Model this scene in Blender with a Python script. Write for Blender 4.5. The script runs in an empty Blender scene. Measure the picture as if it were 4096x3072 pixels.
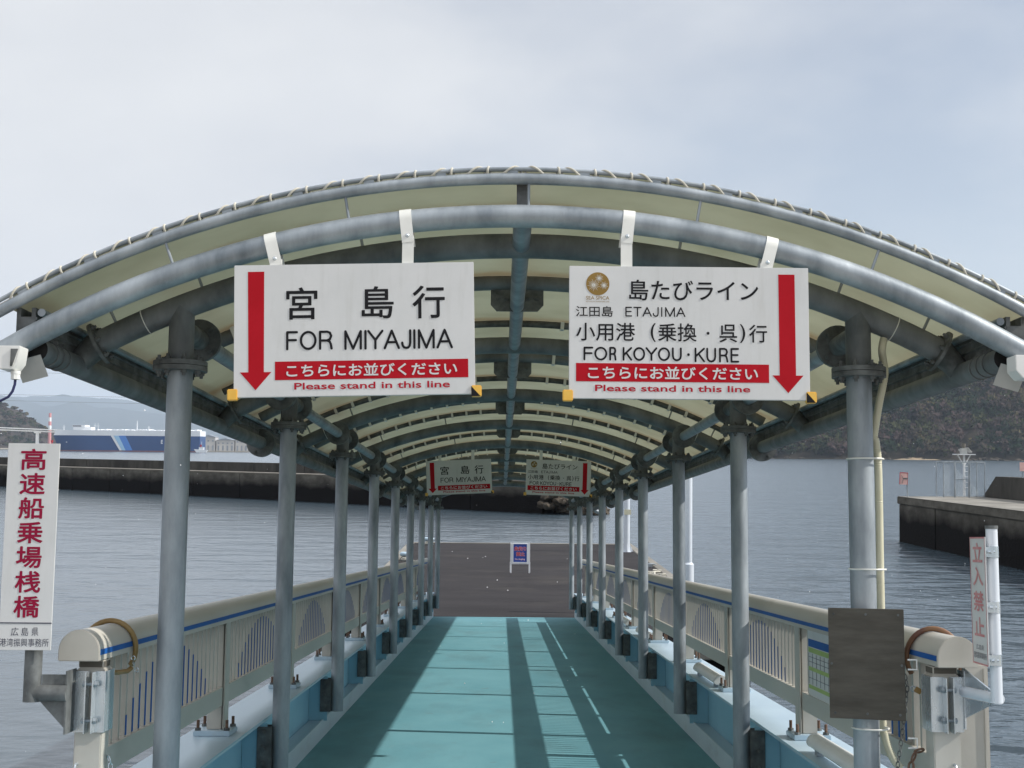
import bpy, bmesh, math, random
from math import pi, sin, cos, sqrt, radians, atan2, tan
from mathutils import Vector, Matrix, noise

random.seed(11)
sc = bpy.context.scene
COL = sc.collection

# ------------------------------------------------------------------ camera
FPX, CXP, CYP = 5450.0, 2048.0, 1536.0          # focal length and centre in photograph pixels (4096 x 3072)
EYE = 4.7                                       # eye above the water
H = 1.55                                        # eye above the gangway deck
SLOPE = radians(3.88)                           # the gangway runs down to the pontoon
cam_data = bpy.data.cameras.new('camera')
cam = bpy.data.objects.new('camera', cam_data)
COL.objects.link(cam)
cam_data.sensor_width = 36.0
cam_data.lens = 36.0 * FPX / 4096.0
cam_data.clip_start = 0.1
cam_data.clip_end = 30000
CR = (Matrix.Rotation(radians(-0.39), 4, 'Z') @ Matrix.Rotation(pi / 2 + radians(2.75), 4, 'X')
      @ Matrix.Rotation(radians(0.5), 4, 'Z'))
cam.matrix_world = Matrix.Translation((0, 0, EYE)) @ CR
sc.camera = cam

# ------------------------------------------------------------------ world, sun, exposure
SUN_EL, SUN_BACK = radians(38.4), radians(6.0)   # sun on the right hand, a little behind the viewer
sun_dir = Vector((cos(SUN_EL) * cos(SUN_BACK), -cos(SUN_EL) * sin(SUN_BACK), sin(SUN_EL)))
world = bpy.data.worlds.new('World')
sc.world = world
world.use_nodes = True
wn, wl = world.node_tree.nodes, world.node_tree.links
wn.clear()
w_out = wn.new('ShaderNodeOutputWorld')
w_bg = wn.new('ShaderNodeBackground')
w_bg.inputs['Strength'].default_value = 0.105
sky = wn.new('ShaderNodeTexSky')
sky.sky_type = 'NISHITA'
sky.sun_disc = False
sky.sun_elevation = SUN_EL
sky.sun_rotation = radians(90) + SUN_BACK
sky.air_density = 1.0
sky.dust_density = 0.4
sky.ozone_density = 2.5
w_tc = wn.new('ShaderNodeTexCoord')
w_map = wn.new('ShaderNodeMapping')
w_map.inputs['Scale'].default_value = (1.0, 1.0, 2.2)
w_map.inputs['Location'].default_value = (0.35, 0.1, 0.2)
w_n = wn.new('ShaderNodeTexNoise')
w_n.inputs['Scale'].default_value = 2.3
w_n.inputs['Detail'].default_value = 6.0
w_n.inputs['Roughness'].default_value = 0.5
w_r = wn.new('ShaderNodeValToRGB')
w_r.color_ramp.elements[0].position = 0.30
w_r.color_ramp.elements[0].color = (0.50, 0.50, 0.50, 1)
w_r.color_ramp.elements[1].position = 0.56
w_r.color_ramp.elements[1].color = (1, 1, 1, 1)
w_n2 = wn.new('ShaderNodeTexNoise')
w_n2.inputs['Scale'].default_value = 4.5
w_n2.inputs['Detail'].default_value = 7.0
w_n2.inputs['Roughness'].default_value = 0.45
w_cl = wn.new('ShaderNodeValToRGB')                # grey and bright parts of the cloud sheet
w_cl.color_ramp.elements[0].position = 0.30
w_cl.color_ramp.elements[0].color = (6.55, 6.8, 7.25, 1)
w_cl.color_ramp.elements[1].position = 0.72
w_cl.color_ramp.elements[1].color = (7.9, 8.05, 8.25, 1)
w_mix = wn.new('ShaderNodeMixRGB')
wl.new(w_tc.outputs['Generated'], w_map.inputs['Vector'])
wl.new(w_map.outputs[0], w_n.inputs['Vector'])
wl.new(w_map.outputs[0], w_n2.inputs['Vector'])
w_sep = wn.new('ShaderNodeSeparateXYZ')            # the cloud sheet thins towards the right
w_ma = wn.new('ShaderNodeMath'); w_ma.operation = 'MULTIPLY_ADD'; w_ma.inputs[1].default_value = -0.36
wl.new(w_tc.outputs['Generated'], w_sep.inputs[0])
wl.new(w_sep.outputs['X'], w_ma.inputs[0]); wl.new(w_n.outputs['Fac'], w_ma.inputs[2])
wl.new(w_ma.outputs[0], w_r.inputs['Fac'])
wl.new(w_n2.outputs['Fac'], w_cl.inputs['Fac'])
wl.new(w_r.outputs['Color'], w_mix.inputs['Fac'])
wl.new(sky.outputs[0], w_mix.inputs['Color1'])
wl.new(w_cl.outputs['Color'], w_mix.inputs['Color2'])
w_zr = wn.new('ShaderNodeMapRange')                # the cloud is brighter overhead than near the horizon
w_zr.inputs['From Min'].default_value = 0.36; w_zr.inputs['From Max'].default_value = 0.8
w_zr.inputs['To Min'].default_value = 1.0; w_zr.inputs['To Max'].default_value = 1.55
wl.new(w_sep.outputs['Z'], w_zr.inputs['Value'])
w_mul = wn.new('ShaderNodeVectorMath'); w_mul.operation = 'SCALE'
wl.new(w_mix.outputs[0], w_mul.inputs[0]); wl.new(w_zr.outputs[0], w_mul.inputs['Scale'])
wl.new(w_mul.outputs[0], w_bg.inputs['Color'])
wl.new(w_bg.outputs[0], w_out.inputs['Surface'])

sun_data = bpy.data.lights.new('sun', 'SUN')
sun_data.energy = 5.0
sun_data.angle = radians(0.55)
sun_data.color = (1.0, 0.955, 0.88)
sun = bpy.data.objects.new('sun', sun_data)
COL.objects.link(sun)
sun.rotation_euler = sun_dir.to_track_quat('Z', 'Y').to_euler()
sun.location = (20, -5, 30)

sc.view_settings.view_transform = 'Standard'
sc.view_settings.look = 'None'
sc.view_settings.exposure = 0.0
sc.view_settings.gamma = 1.0
sc.render.engine = 'CYCLES'
sc.cycles.use_denoising = True
sc.cycles.max_bounces = 8
sc.cycles.volume_bounces = 1
sc.cycles.sample_clamp_indirect = 6.0

# ------------------------------------------------------------------ frames and measuring helpers
GM = Matrix.Translation((0, 0, EYE)) @ Matrix.Rotation(-SLOPE, 4, 'X') @ Matrix.Translation((0, 0, -H))
GR3 = Matrix.Rotation(-SLOPE, 3, 'X')
CR3 = CR.to_3x3()


def ray(px, py):
    return CR3 @ Vector(((px - CXP) / FPX, -(py - CYP) / FPX, -1.0))


def at_y(px, py, Y):                      # world point at distance Y
    d = ray(px, py)
    return Vector((0, 0, EYE)) + d * (Y / d.y)


def gy(px, py, Y):                        # point in the gangway's own axes at length Y
    d = GR3.transposed() @ ray(px, py)
    return Vector((0, 0, H)) + d * (Y / d.y)


# ------------------------------------------------------------------ materials
def mat(name, c1, c2=None, rough=0.5, metal=0.0, scale=6.0, stretch=(1, 1, 1), detail=5.0, lo=0.35, hi=0.65,
        bump=0.0, bscale=None, spec=0.5, rvar=0.0, world_space=False, emit=None):
    m = bpy.data.materials.new(name)
    m.use_nodes = True
    n, l = m.node_tree.nodes, m.node_tree.links
    p = n['Principled BSDF']
    p.inputs['Roughness'].default_value = rough
    p.inputs['Metallic'].default_value = metal
    p.inputs['Specular IOR Level'].default_value = spec
    p.inputs['Base Color'].default_value = (*c1, 1)
    if c2 is None and not bump:
        c2 = tuple(c * 0.88 for c in c1)
    if c2 is not None or bump:
        tc = n.new('ShaderNodeTexCoord')
        mp = n.new('ShaderNodeMapping')
        mp.inputs['Scale'].default_value = stretch
        if world_space:
            g = n.new('ShaderNodeNewGeometry')
            l.new(g.outputs['Position'], mp.inputs['Vector'])
        else:
            oi = n.new('ShaderNodeObjectInfo')
            mu = n.new('ShaderNodeMath'); mu.operation = 'MULTIPLY'; mu.inputs[1].default_value = 37.0
            ad = n.new('ShaderNodeVectorMath'); ad.operation = 'ADD'
            l.new(oi.outputs['Random'], mu.inputs[0])
            l.new(tc.outputs['Object'], ad.inputs[0])
            l.new(mu.outputs[0], ad.inputs[1])
            l.new(ad.outputs[0], mp.inputs['Vector'])
        nz = n.new('ShaderNodeTexNoise')
        nz.inputs['Scale'].default_value = scale
        nz.inputs['Detail'].default_value = detail
        nz.inputs['Roughness'].default_value = 0.6
        l.new(mp.outputs[0], nz.inputs['Vector'])
        if c2 is not None:
            r = n.new('ShaderNodeValToRGB')
            r.color_ramp.elements[0].position = lo
            r.color_ramp.elements[0].color = (*c1, 1)
            r.color_ramp.elements[1].position = hi
            r.color_ramp.elements[1].color = (*c2, 1)
            l.new(nz.outputs['Fac'], r.inputs['Fac'])
            l.new(r.outputs['Color'], p.inputs['Base Color'])
            m['ramp'] = r.name
        if rvar:
            mr = n.new('ShaderNodeMapRange')
            mr.inputs['To Min'].default_value = max(0.02, rough - rvar)
            mr.inputs['To Max'].default_value = rough + rvar
            l.new(nz.outputs['Fac'], mr.inputs['Value'])
            l.new(mr.outputs[0], p.inputs['Roughness'])
        if bump:
            nb = n.new('ShaderNodeTexNoise')
            nb.inputs['Scale'].default_value = bscale or scale * 4
            nb.inputs['Detail'].default_value = 4
            l.new(mp.outputs[0], nb.inputs['Vector'])
            b = n.new('ShaderNodeBump')
            b.inputs['Strength'].default_value = 1.0
            b.inputs['Distance'].default_value = bump
            l.new(nb.outputs['Fac'], b.inputs['Height'])
            l.new(b.outputs[0], p.inputs['Normal'])
    return m


def stain(m, col, lo, hi, axis='Z', amount=1.0, ragged=0.5, nscale=1.2, world_space=True):
    """real growth or dirt with a ragged edge, by height (or another axis) between lo and hi"""
    n, l = m.node_tree.nodes, m.node_tree.links
    p = n['Principled BSDF']
    src = p.inputs['Base Color'].links[0].from_socket if p.inputs['Base Color'].links else None
    g = n.new('ShaderNodeNewGeometry')
    tc = n.new('ShaderNodeTexCoord')
    sep = n.new('ShaderNodeSeparateXYZ')
    vec = g.outputs['Position'] if world_space else tc.outputs['Object']
    l.new(vec, sep.inputs[0])
    nz = n.new('ShaderNodeTexNoise')
    nz.inputs['Scale'].default_value = nscale
    nz.inputs['Detail'].default_value = 6
    l.new(vec, nz.inputs['Vector'])
    ma = n.new('ShaderNodeMath'); ma.operation = 'MULTIPLY_ADD'
    ma.inputs[1].default_value = ragged
    l.new(nz.outputs['Fac'], ma.inputs[0])
    l.new(sep.outputs[axis], ma.inputs[2])
    mr = n.new('ShaderNodeMapRange')
    mr.inputs['From Min'].default_value = lo + ragged * 0.5
    mr.inputs['From Max'].default_value = hi + ragged * 0.5
    mr.inputs['To Min'].default_value = amount
    mr.inputs['To Max'].default_value = 0.0
    l.new(ma.outputs[0], mr.inputs['Value'])
    mx = n.new('ShaderNodeMixRGB')
    mx.inputs['Color2'].default_value = (*col, 1)
    if src:
        l.new(src, mx.inputs['Color1'])
    else:
        mx.inputs['Color1'].default_value = p.inputs['Base Color'].default_value
    l.new(mr.outputs[0], mx.inputs['Fac'])
    l.new(mx.outputs[0], p.inputs['Base Color'])
    return m


M = {}
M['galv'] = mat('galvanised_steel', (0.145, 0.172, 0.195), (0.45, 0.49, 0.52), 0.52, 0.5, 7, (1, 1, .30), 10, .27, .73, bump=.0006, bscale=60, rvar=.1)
M['galv_shaded'] = mat('dull_shaded_galvanising', (0.085, 0.094, 0.098), (0.235, 0.25, 0.258), 0.55, 0.25, 7, (1, 1, .5), 9, .27, .73, bump=.0006, bscale=60, spec=.3)  # the same galvanised steel, its colour darkened for the shade under the canopy
M['galv_dark'] = mat('weathered_steel', (0.075, 0.080, 0.080), (0.18, 0.19, 0.19), 0.6, 0.2, 12, bump=.0008, bscale=50, spec=.3)
M['galv_bright'] = mat('bright_galvanised_plate', (0.50, 0.56, 0.60), (0.66, 0.70, 0.73), 0.26, 0.75, 16, (1, 1, .3), 8, rvar=.1)
M['turquoise'] = mat('turquoise_deck_coating', (0.122, 0.292, 0.345), (0.158, 0.342, 0.395), 0.8, 0, 1.6, (1, .6, 1), 9, .3, .7, bump=.0015, bscale=120, spec=.12)
M['paleblue'] = mat('pale_blue_paint', (0.38, 0.50, 0.59), (0.44, 0.56, 0.645), 0.35, 0, 2.2, bump=.0006, bscale=25, rvar=.12)
M['blue'] = mat('sky_blue_girder_paint', (0.25, 0.49, 0.615), (0.30, 0.55, 0.67), 0.42, 0, 1.8, bump=.0006, bscale=20)
M['toe'] = mat('toe_plate_paint', (0.50, 0.60, 0.66), (0.58, 0.67, 0.72), 0.45, 0, 3.0, (1, .4, 1))
M['beige'] = mat('beige_aluminium', (0.43, 0.41, 0.365), (0.50, 0.48, 0.43), 0.42, 0.0, 3.5, (1, .3, 1), 7, rvar=.1)
M['stripe'] = mat('blue_stripe', (0.010, 0.085, 0.31), (0.016, 0.11, 0.37), 0.5, 0, 8, spec=.15)
M['rust'] = mat('rusty_bolt', (0.10, 0.055, 0.035), (0.20, 0.12, 0.085), 0.8, 0.2, 60)
M['white_sign'] = mat('white_sign_face', (0.60, 0.605, 0.60), (0.655, 0.655, 0.65), 0.42, 0, 4, bump=.0004, bscale=6, spec=.3)
M['strap'] = mat('white_painted_strap', (0.70, 0.70, 0.66), (0.78, 0.78, 0.74), 0.4, 0, 8)
M['red'] = mat('red_vinyl', (0.40, 0.006, 0.014), (0.44, 0.008, 0.018), 0.5, 0, 6, spec=.12)
M['red_text'] = mat('red_lettering', (0.40, 0.012, 0.028), (0.44, 0.018, 0.035), 0.5, 0, 6, spec=.12)
M['crimson'] = mat('crimson_lettering', (0.26, 0.006, 0.036), (0.30, 0.009, 0.045), 0.5, 0, 6, spec=.15)
M['faded_red'] = mat('faded_red_lettering', (0.55, 0.20, 0.21), (0.64, 0.33, 0.33), 0.55, 0, 28, spec=.2)
M['black'] = mat('black_lettering', (0.010, 0.010, 0.012), (0.016, 0.016, 0.018), 0.5, 0, 10, spec=.15)
M['navy'] = mat('navy_lettering', (0.02, 0.025, 0.06), (0.03, 0.035, 0.07), 0.45, 0, 10)
M['yellow'] = mat('yellow_plastic', (0.78, 0.44, 0.06), (0.82, 0.50, 0.09), 0.45, 0, 10)
M['gold'] = mat('gold_emblem', (0.23, 0.135, 0.02), (0.28, 0.165, 0.03), 0.42, 0, 5)
M['rope'] = mat('white_rope', (0.46, 0.44, 0.37), (0.60, 0.575, 0.50), 0.8, 0, 40, bump=.001, bscale=200)
M['hose'] = mat('brown_hose', (0.20, 0.12, 0.035), (0.33, 0.21, 0.08), 0.5, 0, 10)
M['hose_red'] = mat('red_brown_hose', (0.15, 0.065, 0.045), (0.24, 0.13, 0.06), 0.5, 0, 10)
M['conduit'] = mat('cream_conduit', (0.55, 0.53, 0.38), (0.63, 0.61, 0.47), 0.45, 0, 8)
M['plywood'] = mat('weathered_plywood', (0.07, 0.062, 0.052), (0.13, 0.118, 0.10), 0.8, 0, 4.0, (1.4, 1.4, 7), 9, .25, .75, bump=.0015, bscale=14, spec=.15)
M['light'] = mat('light_fitting_plastic', (0.70, 0.70, 0.68), (0.78, 0.78, 0.76), 0.3, 0, 5)
M['dark'] = mat('pipe_bore_shade', (0.012, 0.012, 0.013), (0.03, 0.03, 0.03), 0.6, 0, 20)  # black that stands for the shade in the open eave pipe
M['cable'] = mat('blue_cable', (0.012, 0.015, 0.07), (0.02, 0.025, 0.10), 0.4, 0, 20)
M['asphalt'] = mat('asphalt_deck', (0.026, 0.024, 0.026), (0.040, 0.037, 0.039), 0.85, 0, .8, (.5, 1.6, 1), 10, .3, .7, bump=.004, bscale=60, spec=.12)
M['conc'] = mat('harbour_concrete', (0.085, 0.078, 0.066), (0.15, 0.14, 0.12), 0.9, 0, .9, (1, 1, 2.0), 9, bump=.02, bscale=5, spec=.08)
stain(M['conc'], (0.007, 0.006, 0.006), 1.15, 2.1, ragged=.9, nscale=.7)
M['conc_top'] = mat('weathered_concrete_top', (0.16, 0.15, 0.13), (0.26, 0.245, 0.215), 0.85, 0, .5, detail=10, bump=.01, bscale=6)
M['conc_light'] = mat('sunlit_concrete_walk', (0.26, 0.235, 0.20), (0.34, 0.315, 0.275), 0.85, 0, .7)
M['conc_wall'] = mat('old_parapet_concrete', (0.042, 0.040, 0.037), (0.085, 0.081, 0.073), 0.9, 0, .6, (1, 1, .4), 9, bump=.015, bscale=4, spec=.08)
M['white'] = mat('white_paint', (0.72, 0.74, 0.76), (0.80, 0.81, 0.82), 0.4, 0, 2)
M['pole'] = mat('pale_pole_paint', (0.62, 0.67, 0.73), (0.70, 0.74, 0.79), 0.35, 0.1, 2)
M['snow'] = mat('snow', (0.85, 0.86, 0.88), (0.9, 0.9, 0.92), 0.6, 0, 10)

# translucent roof membrane with brown water marks near the arches
mm = bpy.data.materials.new('roof_membrane')
mm.use_nodes = True
n, l = mm.node_tree.nodes, mm.node_tree.links
pr = n['Principled BSDF']; pr.inputs['Roughness'].default_value = 0.55
tr = n.new('ShaderNodeBsdfTranslucent')
mxs = n.new('ShaderNodeMixShader'); mxs.inputs['Fac'].default_value = 0.19
tc = n.new('ShaderNodeTexCoord')
nz = n.new('ShaderNodeTexNoise'); nz.inputs['Scale'].default_value = 2.2; nz.inputs['Detail'].default_value = 8
l.new(tc.outputs['Object'], nz.inputs['Vector'])
rp = n.new('ShaderNodeValToRGB')
rp.color_ramp.elements[0].position = .28; rp.color_ramp.elements[0].color = (.42, .40, .26, 1)
rp.color_ramp.elements[1].position = .60; rp.color_ramp.elements[1].color = (.55, .53, .37, 1)
l.new(nz.outputs['Fac'], rp.inputs['Fac'])
sep = n.new('ShaderNodeSeparateXYZ'); l.new(tc.outputs['Object'], sep.inputs[0])
wv = n.new('ShaderNodeMath'); wv.operation = 'PINGPONG'; wv.inputs[1].default_value = 1.415 / 2   # distance from the nearest arch
l.new(sep.outputs['Y'], wv.inputs[0])
nz2 = n.new('ShaderNodeTexNoise'); nz2.inputs['Scale'].default_value = 5.0; nz2.inputs['Detail'].default_value = 6
l.new(tc.outputs['Object'], nz2.inputs['Vector'])
ma = n.new('ShaderNodeMath'); ma.operation = 'MULTIPLY_ADD'; ma.inputs[1].default_value = .22
l.new(nz2.outputs['Fac'], ma.inputs[0]); l.new(wv.outputs[0], ma.inputs[2])
mr = n.new('ShaderNodeMapRange')
mr.inputs['From Min'].default_value = .10; mr.inputs['From Max'].default_value = .24
mr.inputs['To Min'].default_value = .75; mr.inputs['To Max'].default_value = 0
l.new(ma.outputs[0], mr.inputs['Value'])
mx = n.new('ShaderNodeMixRGB'); mx.inputs['Color2'].default_value = (.40, .28, .14, 1)
l.new(mr.outputs[0], mx.inputs['Fac']); l.new(rp.outputs['Color'], mx.inputs['Color1'])
l.new(mx.outputs[0], pr.inputs['Base Color']); l.new(mx.outputs[0], tr.inputs['Color'])
l.new(pr.outputs[0], mxs.inputs[1]); l.new(tr.outputs[0], mxs.inputs[2])
l.new(mxs.outputs[0], n['Material Output'].inputs['Surface'])
M['membrane'] = mm


def patches(m, col, scale, lo, hi, amount, stretch=(1, 1, 1), world_space=False):
    """scattered stains, scuffs or rust with a ragged outline"""
    n, l = m.node_tree.nodes, m.node_tree.links
    p = n['Principled BSDF']
    src = p.inputs['Base Color'].links[0].from_socket
    tc = n.new('ShaderNodeNewGeometry') if world_space else n.new('ShaderNodeTexCoord')
    mp = n.new('ShaderNodeMapping'); mp.inputs['Scale'].default_value = stretch
    l.new(tc.outputs['Position' if world_space else 'Object'], mp.inputs['Vector'])
    nz = n.new('ShaderNodeTexNoise'); nz.inputs['Scale'].default_value = scale; nz.inputs['Detail'].default_value = 9
    nz.inputs['Roughness'].default_value = .65
    l.new(mp.outputs[0], nz.inputs['Vector'])
    mr = n.new('ShaderNodeMapRange')
    mr.inputs['From Min'].default_value = lo; mr.inputs['From Max'].default_value = hi
    mr.inputs['To Min'].default_value = 0; mr.inputs['To Max'].default_value = amount
    l.new(nz.outputs['Fac'], mr.inputs['Value'])
    mx = n.new('ShaderNodeMixRGB'); mx.inputs['Color2'].default_value = (*col, 1)
    l.new(src, mx.inputs['Color1']); l.new(mr.outputs[0], mx.inputs['Fac']); l.new(mx.outputs[0], p.inputs['Base Color'])


patches(M['turquoise'], (.10, .17, .18), 1.1, .50, .74, .50, (1, .45, 1))       # walked-in dirt
patches(M['turquoise'], (.16, .13, .08), 3.2, .64, .74, .5)                        # brown spots
patches(M['turquoise'], (.20, .33, .36), 14, .60, .72, .35, (1, .25, 1))           # scuffs along the walk
patches(M['white_sign'], (.40, .39, .35), 7, .52, .80, .30, (3, 1, .35))           # faint weather streaks
patches(M['galv'], (.34, .36, .36), 2.2, .55, .75, .35, (1, 1, .25))
patches(M['galv'], (.17, .12, .08), 9, .68, .76, .35, (1, 1, .4))
patches(M['paleblue'], (.30, .27, .22), 2.4, .60, .74, .40)
patches(M['toe'], (.25, .24, .21), 3, .56, .74, .4, (1, .4, 1))
patches(M['beige'], (.27, .24, .19), 3, .60, .78, .35, (1, .5, 1))
patches(M['asphalt'], (.075, .068, .06), .45, .52, .70, .5, world_space=True)
patches(M['asphalt'], (.018, .017, .018), .9, .60, .68, .6, (.4, 1.5, 1), world_space=True)
patches(M['conc_top'], (.09, .085, .075), .5, .5, .7, .6, world_space=True)
M['beige_rust'] = mat('rusty_beige_post', (0.43, 0.41, 0.365), (0.50, 0.48, 0.43), 0.45, 0, 3.5, (1, 1, .3))
patches(M['beige_rust'], (.22, .12, .04), 9, .60, .70, .8, (1.2, 1, .35))


# ------------------------------------------------------------------ mesh builder
class MB:
    def __init__(s):
        s.v, s.f, s.m, s.mats, s.cur = [], [], [], [], 0

    def use(s, key):
        m_ = M[key]
        if m_ not in s.mats:
            s.mats.append(m_)
        s.cur = s.mats.index(m_)
        return s

    def add(s, verts, faces):
        o = len(s.v)
        s.v += [Vector(q) for q in verts]
        for f in faces:
            s.f.append([i + o for i in f]); s.m.append(s.cur)
        return s

    def box(s, x0, x1, y0, y1, z0, z1, mx=None):
        vs = [(x, y, z) for z in (z0, z1) for y in (y0, y1) for x in (x0, x1)]
        if mx is not None:
            vs = [mx @ Vector(q) for q in vs]
        return s.add(vs, [(0, 2, 3, 1), (4, 5, 7, 6), (0, 1, 5, 4), (2, 6, 7, 3), (0, 4, 6, 2), (1, 3, 7, 5)])

    def prism(s, poly, axis, a0, a1, mx=None):
        def pt(p, a):
            q = {'x': (a, p[0], p[1]), 'y': (p[0], a, p[1]), 'z': (p[0], p[1], a)}[axis]
            return mx @ Vector(q) if mx is not None else q
        k = len(poly)
        area = sum(poly[i][0] * poly[(i + 1) % k][1] - poly[(i + 1) % k][0] * poly[i][1] for i in range(k))
        if (area > 0) == (axis == 'y'):
            poly = poly[::-1]
        vs = [pt(p, a0) for p in poly] + [pt(p, a1) for p in poly]
        fs = [tuple(range(k))[::-1], tuple(range(k, 2 * k))] + [(i, (i + 1) % k, k + (i + 1) % k, k + i) for i in range(k)]
        return s.add(vs, fs)

    def tube(s, pts, r, n=12, cap=True, closed=False):
        pts = [Vector(p) for p in pts]
        k = len(pts)
        rs = r if isinstance(r, (list, tuple)) else [r] * k
        tans = []
        for i in range(k):
            a = pts[(i - 1) % k] if (closed or i > 0) else pts[i]
            b = pts[(i + 1) % k] if (closed or i < k - 1) else pts[i]
            t = (b - a)
            tans.append(t.normalized() if t.length > 1e-9 else Vector((0, 0, 1)))
        ref = Vector((0, 1, 0)) if abs(tans[0].y) < .9 else Vector((1, 0, 0))
        u = (ref - tans[0] * ref.dot(tans[0])).normalized()
        vs = []
        for i in range(k):
            u = (u - tans[i] * u.dot(tans[i])).normalized()
            w = tans[i].cross(u)
            vs += [pts[i] + (u * cos(2 * pi * j / n) + w * sin(2 * pi * j / n)) * rs[i] for j in range(n)]
        fs = []
        for i in range(k if closed else k - 1):
            a, b = i * n, ((i + 1) % k) * n
            fs += [(a + j, a + (j + 1) % n, b + (j + 1) % n, b + j) for j in range(n)]
        if cap and not closed:
            fs += [tuple(range(n))[::-1], tuple((k - 1) * n + j for j in range(n))]
        return s.add(vs, fs)

    def cyl(s, p0, p1, r, n=16):
        return s.tube([p0, p1], r, n)

    def bolt(s, p, d, r=.009, h=.012, thread=.0):
        d = Vector(d).normalized(); p = Vector(p)
        s.tube([p, p + d * h], r, 6)
        if thread:
            s.tube([p + d * h * .9, p + d * (h + thread)], r * .55, 8)
        return s

    def ring(s, c, axis, R_, r, n=28, k=8, a0=0, a1=2 * pi):
        ax = Vector(axis).normalized()
        u = ax.orthogonal().normalized(); w = ax.cross(u)
        full = abs(a1 - a0 - 2 * pi) < 1e-6
        pts = [Vector(c) + (u * cos(a0 + (a1 - a0) * i / n) + w * sin(a0 + (a1 - a0) * i / n)) * R_ for i in range(n if full else n + 1)]
        return s.tube(pts, r, k, closed=full)

    def blob(s, c, rx, ry, rz, seed=0, amt=.25, sub=1, fr=1.0):
        bm = bmesh.new()
        bmesh.ops.create_icosphere(bm, subdivisions=sub, radius=1)
        bm.verts.ensure_lookup_table()
        vs = []
        for q in bm.verts:
            k = 1 + amt * noise.noise(q.co * 1.3 * fr + Vector((seed * 3.1, seed * 1.7, seed)))
            vs.append((c[0] + q.co.x * rx * k, c[1] + q.co.y * ry * k, c[2] + q.co.z * rz * k))
        fs = [tuple(v.index for v in f.verts) for f in bm.faces]
        bm.free()
        return s.add(vs, fs)

    def build(s, name, parent=None, loc=None, frame='W', smooth=True, bevel=0.0, keys=None):
        if keys:
            for q in keys:
                s.use(q)
        if loc is None:
            loc = ORG[parent.name] if parent is not None else Vector((0, 0, 0))
        loc = Vector(loc)
        me = bpy.data.meshes.new(name)
        me.from_pydata([q - loc for q in s.v], [], s.f)
        for q in s.mats:
            me.materials.append(q)
        me.polygons.foreach_set('material_index', s.m)
        if bevel:
            bm = bmesh.new(); bm.from_mesh(me)
            es = [e for e in bm.edges if len(e.link_faces) == 2 and e.calc_face_angle(0) > .6]
            bmesh.ops.bevel(bm, geom=es, offset=bevel, segments=2, affect='EDGES', clamp_overlap=True)
            bm.to_mesh(me); bm.free()
        if smooth:
            me.polygons.foreach_set('use_smooth', [True] * len(me.polygons))
            me.set_sharp_from_angle(angle=radians(38))
        me.update()
        o = bpy.data.objects.new(name, me)
        COL.objects.link(o)
        if parent is not None:
            o.parent = parent
            o.location = loc - ORG[parent.name]
        else:
            o.matrix_world = (GM if frame == 'G' else Matrix.Identity(4)) @ Matrix.Translation(loc)
        ORG[o.name] = loc
        return o


ORG = {}


def tag(o, label=None, cat=None, group=None, kind=None):
    if label: o['label'] = label
    if cat: o['category'] = cat
    if group: o['group'] = group
    if kind: o['kind'] = kind
    return o


def thing(name, label, cat, loc=(0, 0, 0), frame='G', group=None):
    o = bpy.data.objects.new(name, None)
    o.empty_display_size = .2
    COL.objects.link(o)
    o.matrix_world = (GM if frame == 'G' else Matrix.Identity(4)) @ Matrix.Translation(loc)
    ORG[o.name] = Vector(loc)
    return tag(o, label, cat, group)


KIDS = {}


def copy_part(o, parent, off):
    """copy of a part with its sub-parts, moved by off along its thing"""
    c = o.copy()
    COL.objects.link(c)
    c.parent = parent
    c.location = o.location + Vector(off)
    for ch in list(o.children):
        g = ch.copy()
        COL.objects.link(g)
        g.parent = c
    return c


def copy_thing(o, label, off_world=None, loc=None, frame='G'):
    c = o.copy()
    COL.objects.link(c)
    c['label'] = label
    if loc is not None:
        c.matrix_world = (GM if frame == 'G' else Matrix.Identity(4)) @ Matrix.Translation(loc)
    for ch in list(o.children):
        d = ch.copy()
        COL.objects.link(d)
        d.parent = c
        for g in list(ch.children):
            e = g.copy()
            COL.objects.link(e)
            e.parent = d
    return c


_tcache = {}


def text_geo(body, off=0.0):
    key = (body, off)
    if key not in _tcache:
        cu = bpy.data.curves.new('lettering_source', 'FONT')
        cu.body = body
        cu.size = 1.0
        cu.offset = off
        cu.resolution_u = 4
        ob = bpy.data.objects.new('lettering_source', cu)
        COL.objects.link(ob)
        dg = bpy.context.evaluated_depsgraph_get()
        me = bpy.data.meshes.new_from_object(ob.evaluated_get(dg))
        vs = [(q.co.x, q.co.y) for q in me.vertices]
        fs = [tuple(p.vertices) for p in me.polygons]
        bpy.data.objects.remove(ob); bpy.data.curves.remove(cu); bpy.data.meshes.remove(me)
        x0, x1 = min(q[0] for q in vs), max(q[0] for q in vs)
        y0, y1 = min(q[1] for q in vs), max(q[1] for q in vs)
        _tcache[key] = ([((a - x0) / (x1 - x0), (b - y0) / (y1 - y0)) for a, b in vs], fs)
    return _tcache[key]


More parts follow.
